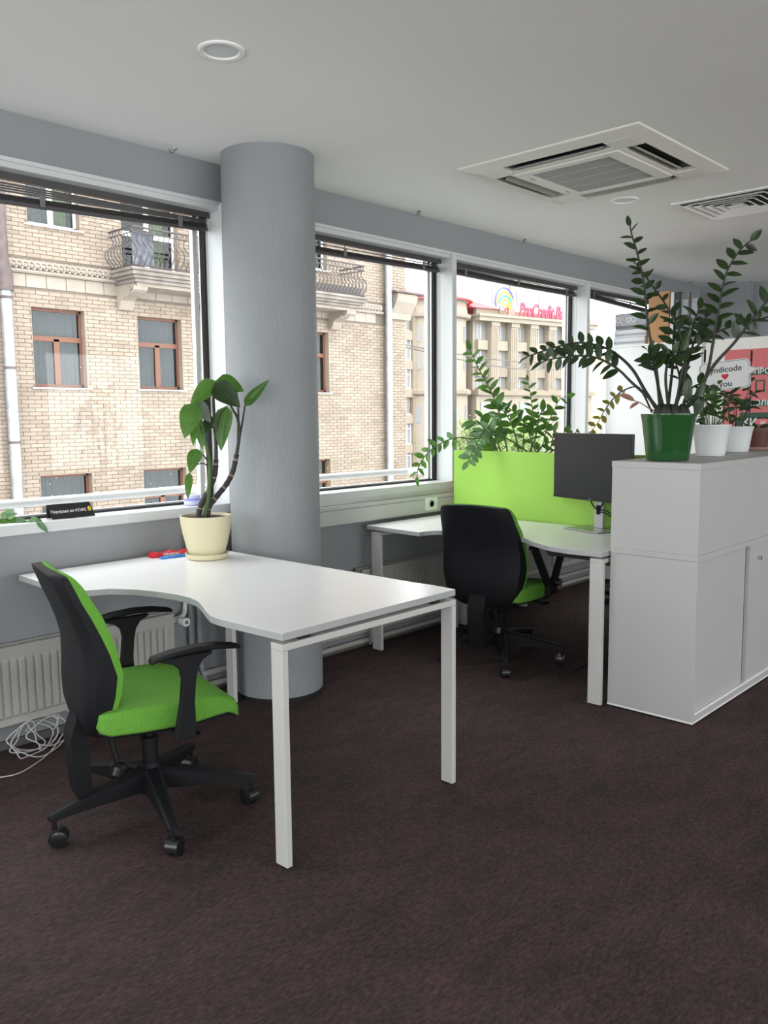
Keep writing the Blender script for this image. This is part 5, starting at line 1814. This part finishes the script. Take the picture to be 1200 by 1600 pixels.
RZ0, RZ1 = 4.40, 5.14
bars = []
x = BX0 + .08
while x < BX1 - .06:
    bars.append((Vector((x, BY + .08, 0)), Vector((0, -1, 0))))
    x += .122
y = BY + .16
while y < FY - .05:
    bars.append((Vector((BX0 + .08, y, 0)), Vector((-1, 0, 0))))
    bars.append((Vector((BX1 - .08, y, 0)), Vector((1, 0, 0))))
    y += .122
rail = MB()
for (zr, r_) in ((RZ0, .014), (RZ1 - .11, .012), (RZ1, .022)):
    rail.tube([(BX0 + .08, FY, zr), (BX0 + .08, BY + .08, zr), (BX1 - .08, BY + .08, zr), (BX1 - .08, FY, zr)], r_, 6)
railing = rail.build('balcony_railing', M_IRON, h)
bmesh_cache = {}
for (p, o_) in bars:
    key = tuple(o_)
    if key not in bmesh_cache:
        pts = []
        for k in range(11):
            u = k / 10
            pts.append(o_ * belly(u) + Vector((0, 0, RZ0 + (RZ1 - .11 - RZ0) * u)))
        bb = MB().tube(pts, .0095, 4)
        me = bb.mesh('baluster')
        me.materials.append(M_IRON)
        bmesh_cache[key] = me
    o = bpy.data.objects.new('baluster', bmesh_cache[key])
    COL.objects.link(o)
    o.parent = railing
    o.matrix_basis = Matrix.Translation(p - Vector((11, FY, GZ)))
hoops = MB()
for (p, o_) in bars:
    side = Vector((-o_.y, o_.x, 0))
    ring = [p + side * .052 * math.cos(a) + Vector((0, 0, RZ1 - .055 + .045 * math.sin(a))) for a in [k * PI / 4 for k in range(8)]]
    hoops.tube(ring + [ring[0]], .006, 4, caps=False)
stuff(hoops.build('rail_hoops', M_IRON, railing))
cl = MB()
for i in range(14):
    x = 13.7 + i * .14
fl = MB().box(12.9, BY + .16, 4.40, 15.7, BY + .175, 4.58)
fl.build('balcony_skirt', M_IRON, railing)

bt = thing('folding_table', 'dark round folding table on the brick house balcony', 'table', (11.6, 15.85, 4.36))
MB().lathe([(.36, .70), (.36, .725), (0, .725)], (11.6, 15.85, 4.36), 20).build('top', M_IRON, bt)
lg = MB()
for s in (-1, 1):
    MB().tube([(11.6 - s * .28, 15.75, 4.36), (11.6 + s * .28, 15.95, 5.06)], .013, 6).build('leg', M_IRON, bt)
bc = thing('balcony_chair', 'dark slatted folding chair beside the balcony table', 'chair', (12.45, 15.85, 4.36))
MB().box(12.25, 15.66, 4.79, 12.68, 16.05, 4.815).build('seat', M_IRON, bc)
MB().box(12.66, 15.66, 4.95, 12.70, 16.05, 5.25).build('backrest', M_NAVY, bc)
for (x0, x1) in ((12.25, 12.68), (12.68, 12.25)):
    for y in (15.68, 16.03):
        MB().tube([(x0, y, 4.36), (x1, y, 4.80 if x1 < 12.5 else 5.2)], .012, 6).build('leg', M_IRON, bc)
ck = thing('hanging_cloth', 'dark patterned cloth hung inside the balcony railing', 'cloth', (9.45, 15.46, 4.4))
rings = []
for i in range(25):
    x = 9.20 + .50 * i / 24
    yy = 15.46 + .012 * math.sin(i * 1.1)
    rings.append([(x, yy, 4.41), (x, yy, 5.10), (x, yy + .006, 5.10), (x, yy + .006, 4.41)])
MB().loft(rings).build('cloth', M_NAVY, ck)

# rain pipes
d = thing('drainpipe', 'old dark and silver drainpipe at the left edge of the brick house', 'drainpipe', (6.95, 16.15, GZ))
MB().tube([(6.88, 16.18, 9.0), (6.88, 16.18, 4.35), (6.94, 16.16, 4.0), (6.94, 16.16, 3.75)], .15, 14).build('upper_pipe', M_PIPE_DARK, d, smooth=.7)
MB().cyl((6.945, 16.16, 3.95), (6.945, 16.16, GZ), .105, n=14).build('lower_pipe', M_ZINC, d, smooth=.7)
for z_ in (3.6, 2.3, .9, -.5):
    MB().cyl((6.945, 16.16, z_), (6.945, 16.16, z_ + .05), .115, n=14).build('collar', M_PIPE_DARK, d, smooth=.7)
MB().box(6.70, 16.22, 5.0, 7.06, 16.30, 9.0).build('backing', M_PIPE_DARK, d)
d = thing('drainpipe', 'slim zinc drainpipe near the right corner of the brick house', 'drainpipe', (17.42, 16.12, GZ))
MB().cyl((17.42, 16.13, 9.0), (17.42, 16.13, GZ), .095, n=14).build('pipe', M_ZINC, d, smooth=.7)
for z_ in (5.6, 4.25, 3.0, 1.7, .4):
    MB().cyl((17.42, 16.13, z_), (17.42, 16.13, z_ + .05), .108, n=14).build('collar', M_ZINC, d, smooth=.7)
MB().box(17.52, 16.2, -2, 17.58, 16.29, 8).build('conduit', M_PIPE_DARK, d)

# overhead wires across the street
for i, (z0_, z1_) in enumerate(((3.36, 4.60), (3.30, 4.30))):
    w = thing('overhead_wire', ('upper' if i == 0 else 'lower') + ' dark overhead wire strung from the brick house corner', 'wire', (18.3, 16.3, z0_))
    P = []
    for k in range(15):
        u = k / 14
        P.append((18.3 + 27.0 * u, 16.28 + 9.5 * u, z0_ + (z1_ - z0_) * u - .35 * math.sin(PI * u) * (1 + i * .4)))
    MB().tube(P, .022, 5).build('wire', M_PIPE_DARK, w)

# ---------------------------------------------------------------- the bank building at the end of the street
BO = Vector((79.43, 62.55, GZ))
ba = -0.18326
bk = thing('bank_building', 'cream stone bank building with red roof and pilasters far down the street', 'building', BO, ba)
M_BANK = mat('cream bank stone', (0.291, 0.250, 0.197), .85, var=.06, vscale=.5)
M_BANK_D = mat('deeper cream stone', (0.240, 0.202, 0.152), .85, var=.08, vscale=.5)
M_PENT = mat('pale penthouse render', (0.513, 0.483, 0.445), .85)
M_RED_ROOF = mat('red sheet roof', (.62, .075, .085), .6)
M_BANK_GLASS = mat('grey far window glass', (.22, .225, .23), .3)
M_SIGN_RED = mat('red sign letters', (.80, .03, .08), .4)
BT = WM[bk.name]


def bb(name, x0, y0, z0, x1, y1, z1, m, parent=None, bevel=0):
    """box in the building's own frame: x along the front, y back from it, z above the street"""
    q = MB().box(x0, y0, z0 - GZ, x1, y1, z1 - GZ)
    return q.build(name, m, parent or bk, local=True, bevel=bevel)


bb('main_block', 3.2, .9, GZ, 24, 14, 12.6, M_BANK)
bb('side_wing', -22, 2.0, GZ, -2, 14, 13.6, M_BANK)
bb('cornice', 3.0, -.55, 12.5, 24.3, 1.2, 13.0, M_BANK)
bb('upper_cornice', 2.8, -.8, 13.0, 24.5, 1.2, 13.3, M_BANK)
bb('parapet', 3.2, .3, 13.3, 24, .8, 14.0, M_BANK)
bb('lower_cornice', 3.0, -.35, 3.7, 24.3, 1.0, 4.3, M_BANK_D)
bb('plinth_storey', 3.1, .1, GZ, 24.1, 1.0, 3.7, M_BANK)
floors = [(10.4, 12.2), (7.2, 9.0), (4.6, 6.2)]
bx = 3.4
i = 0
while bx < 23.5:                                                    # bays: pilaster pair and a recessed strip of windows
    bb('pilaster', bx + 1.9, -.15, 4.3, bx + 3.1, .95, 12.1, M_BANK)
    for k in range(3):
        bb('flute', bx + 2.05 + k * .34, -.2, 4.5, bx + 2.25 + k * .34, -.14, 11.8, M_BANK_D)
    bb('capital', bx + 1.8, -.3, 12.0, bx + 3.2, .95, 12.5, M_BANK)
    for (z0_, z1_) in floors:
        w = bb('window', bx + .25, .84, z0_, bx + 1.65, .92, z1_, M_BANK_GLASS)
        bb('mullion', bx + .92, .78, z0_, bx + .99, .86, z1_, M_PVC, w)
        bb('balcony_panel', bx + .15, .3, z0_ - 1.25, bx + 1.75, .92, z0_ - .1, M_BANK_D if z0_ < 10 else M_BANK)
    w = bb('window', bx + .3, .02, .4, bx + 1.9, .12, 2.9, M_BANK_GLASS)
    w = bb('window', bx + .3, .02, -4.4, bx + 1.9, .12, -1.6, M_BANK_GLASS)
    bx += 3.35
    i += 1
# rounded corner tower with the red roof
tw = MB()
tw.lathe([(4.3, 0), (4.3, 12.0), (4.1, 12.0), (4.1, 20.4), (4.6, 20.6), (4.7, 21.0), (4.3, 21.1), (4.1, 22.4), (4.4, 22.5), (4.4, 22.6), (0, 22.6)], (-1.3, 3.2, 0), 32)
tw.build('corner_tower', M_BANK, bk, smooth=.5, local=True)
MB().lathe([(4.45, 11.6), (4.7, 11.8), (4.7, 12.2), (4.4, 12.4)], (-1.3, 3.2, 0), 32).build('tower_band', M_BANK_D, bk, smooth=.5, local=True)
MB().lathe([(4.9, 22.55), (4.9, 22.7), (2.2, 23.9), (0, 24.4)], (-1.3, 3.2, 0), 32).build('tower_roof', M_RED_ROOF, bk, smooth=.5, local=True)
for k in range(5):
    a = -PI / 2 + (k - 2) * .55
    for (z0_, z1_) in ((9.8, 11.6), (6.6, 8.4), (.5, 2.4)):
        R = Matrix.Translation((-1.3, 3.2, 0)) @ Matrix.Rotation(a, 4, 'Z')
        rr = 4.1 if z0_ > 3 else 4.3
        q = MB().box(rr - .12, -.45, z0_ - GZ, rr + .03, .45, z1_ - GZ, M=R)
        q.build('window', M_BANK_GLASS, bk, local=True)
# long red roof slopes
MB().prism([(-.2, 14.0 - GZ), (14, 14.0 - GZ), (8, 16.4 - GZ)], 2.0, 7.0, plane='yz').build('red_roof', M_RED_ROOF, bk, local=True)
MB().prism([(1.4, 13.6 - GZ), (14, 13.6 - GZ), (8, 17.2 - GZ)], -22.4, -2.2, plane='yz').build('red_roof', M_RED_ROOF, bk, local=True)
bb('roof_dormer', 1.3, 4, 15.0, 3.0, 6, 17.2, M_BANK)
bb('roof_dormer', -6.8, 6, 15.5, -5.4, 8, 18.0, M_BANK_D)
ph = bb('penthouse', 7.0, 5, 13.3, 24, 14, 19.5, M_PENT)
for x in (10.2, 14.6, 18.8):
    w = bb('window', x, 4.9, 15.6, x + 1.3, 5.02, 17.4, M_BANK_GLASS)
bb('penthouse_rib', 13.2, 4.7, 13.3, 13.9, 5.0, 19.5, M_BANK)
# glazed loggias of the side wing
for (z0_, z1_, open_) in ((10.9, 12.9, True), (7.6, 9.9, False), (4.4, 6.7, False), (1.4, 3.6, True), (-2.0, .5, False), (-5.2, -2.6, False)):
    for x in (-8.15, -11.6):
        w = bb('window', x, 1.86, z0_, x + 2.5, 2.02, z1_, M_BANK_GLASS if not open_ else M_BANK_D)
        bb('sash_frame', x, 1.76, z0_, x + 2.5, 1.9, z0_ + .14, M_PVC, w)
        if not open_:
            for k in range(5):
                bb('sash_frame', x + k * .6, 1.74, z0_, x + .13 + k * .6, 1.88, z1_, M_PVC, w)
            bb('sash_frame', x, 1.76, z1_ - .75, x + 2.5, 1.88, z1_ - .64, M_PVC, w)
        else:
            bb('door_leaf', x + 1.4, 1.80, z0_, x + 2.0, 1.9, z1_ - .4, M_BANK_GLASS, w)
        bb('loggia_parapet', x - .1, 1.5, z0_ - 1.0, x + 2.6, 2.0, z0_, M_BANK)
bb('wing_pilaster', -5.55, 1.4, GZ, -4.9, 2.1, 13.6, M_BANK_D)
# sign: red letters on posts along the parapet, rainbow ring beside them
sg2 = thing('bank_sign', 'red roof sign letters of the bank with a rainbow globe emblem', 'sign', BT @ Vector((14, -.3, 21.3)), ba)
SB = BT @ Matrix(((1, 0, 0, 0), (0, 0, -1, -.45), (0, 1, 0, 0), (0, 0, 0, 1)))
word = 'ProCredit Bank'
vs, fs = text_shape(word, 2.25, .10, 'LEFT', .05)
mx0 = max(v[0] for v in vs)
q = MB()
q.add([SB @ Vector((9.75 + v[0] * (9.5 / mx0) + (v[1]) * .18, 22.1 + v[1], v[2])) for v in vs], fs)
q.build('letters', M_SIGN_RED, sg2)
rb = [(2.02, (.10, .12, .62), 1.05, 3.9), (1.66, (.80, .55, .06), 1.2, 3.6), (1.36, (.05, .50, .30), .7, 3.3), (1.02, (.85, .72, .05), .6, 3.2), (.66, (.78, .35, .05), .2, 3.3), (.36, (.70, .04, .06), -.2, 3.6)]
for j, (rad, colr, a0, a1) in enumerate(rb):
    pts = []
    rad *= .80
    cy0 = 22.95 - (1.62 - rad) * .80
    cx0 = 7.1 + (1.62 - rad) * .30
    for k in range(19):
        a = a0 - .9 + (a1 - a0 + .6) * k / 18
        pts.append(SB @ Vector((cx0 + rad * .92 * math.cos(a), cy0 + rad * 1.0 * math.sin(a), 0)))
    MB().tube(pts, .13, 6).build('emblem_arc', mat(f'emblem colour {j}', colr, .45), sg2, smooth=.8)
fr = MB()
for x in (6.4, 7.8, 10, 12, 14, 16, 18, 20):
    fr.tube([BT @ Vector((x, -.2, 21.2)), BT @ Vector((x, -.4, 22.4))], .06, 5)
fr.build('posts', M_PIPE_DARK, sg2)

# yellow house beyond the bank
yh = thing('yellow_house', 'pale yellow house with small white windows beyond the last window post', 'building', (125, 71.5, GZ), -.15)
YT = WM[yh.name]
MB().box(-1.5, 0, 0, 16, 12, 18.4).build('wall', mat('pale yellow stucco', (.66, .56, .28), .85, var=.05, vscale=.6), yh, local=True)
MB().box(-1.8, -.4, 18.4, 16.4, 12.3, 18.9).build('cornice', M_BANK, yh, local=True)
for x in (.6, 3.4, 6.2, 9.0):
    for z_ in (2.2, 5.8, 9.3, 12.6, 15.6):
        w = MB().box(x, -.1, z_, x + 1.2, .05, z_ + 1.9).build('window', M_PVC, yh, local=True)
        MB().box(x + .15, -.14, z_ + .15, x + 1.05, -.09, z_ + 1.75).build('pane', M_BANK_GLASS, w, local=True)

# street tree, leafing out, in front of the bank
def street_tree(name, label, x, y, htrunk, spreadr, n, seed, m):
    t = thing(name, label, 'tree', (x, y, GZ), 0, 'street trees in front of the bank')
    g = random.Random(seed)
    MB().tube(smooth_path([(x, y, GZ), (x + .1, y, GZ + htrunk * .5), (x - .1, y + .1, GZ + htrunk)]), (.22, .12), 8).build('trunk', M_PIPE_DARK, t, smooth=1)
    tw = MB()
    ends = []
    for i in range(26):
        a = g.uniform(0, 2 * PI)
        rr = spreadr * g.uniform(.25, .95)
        top = Vector((x + rr * math.cos(a), y + rr * math.sin(a), GZ + htrunk + g.uniform(.2, 1.0) * spreadr * 1.25))
        P = smooth_path([(x, y, GZ + htrunk * g.uniform(.7, 1)), Vector((x, y, GZ + htrunk)).lerp(top, .5) + Vector((g.uniform(-.2, .2), g.uniform(-.2, .2), .2)), top], 4)
        tw.tube(P, (.05, .010), 5)
        ends.append(P)
    tw.build('branches', M_PIPE_DARK, t, smooth=1)
    lf = MB()
    for i in range(n):
        P = g.choice(ends)
        p = Vector(g.choice(P[2:])) + Vector((g.gauss(0, .38), g.gauss(0, .38), g.gauss(-.15, .34)))
        s = g.uniform(.07, .15)
        d = Vector((g.gauss(0, 1), g.gauss(0, 1), g.gauss(0, 1))).normalized()
        e = d.orthogonal().normalized()
        lf.add([p - d * s, p + e * s * .5, p + d * s, p - e * s * .5], [(0, 1, 2, 3)])
    stuff(lf.build('foliage', m, t))
    return t


M_TREE = leaf_mat('fresh street tree leaf', (.21, .30, .075), (.21, .30, .075), .4, .5)
street_tree('street_tree', 'light green street tree above the lime partition, left one', 30.2, 23.2, 6.7, 2.0, 2600, 41, M_TREE)
street_tree('street_tree', 'light green street tree above the lime partition, middle one', 35.9, 25.6, 6.6, 2.2, 2600, 42, M_TREE)
street_tree('street_tree', 'light green street tree above the lime partition, right one nearest the monitor', 42.0, 28.0, 6.4, 2.4, 2400, 43, M_TREE)
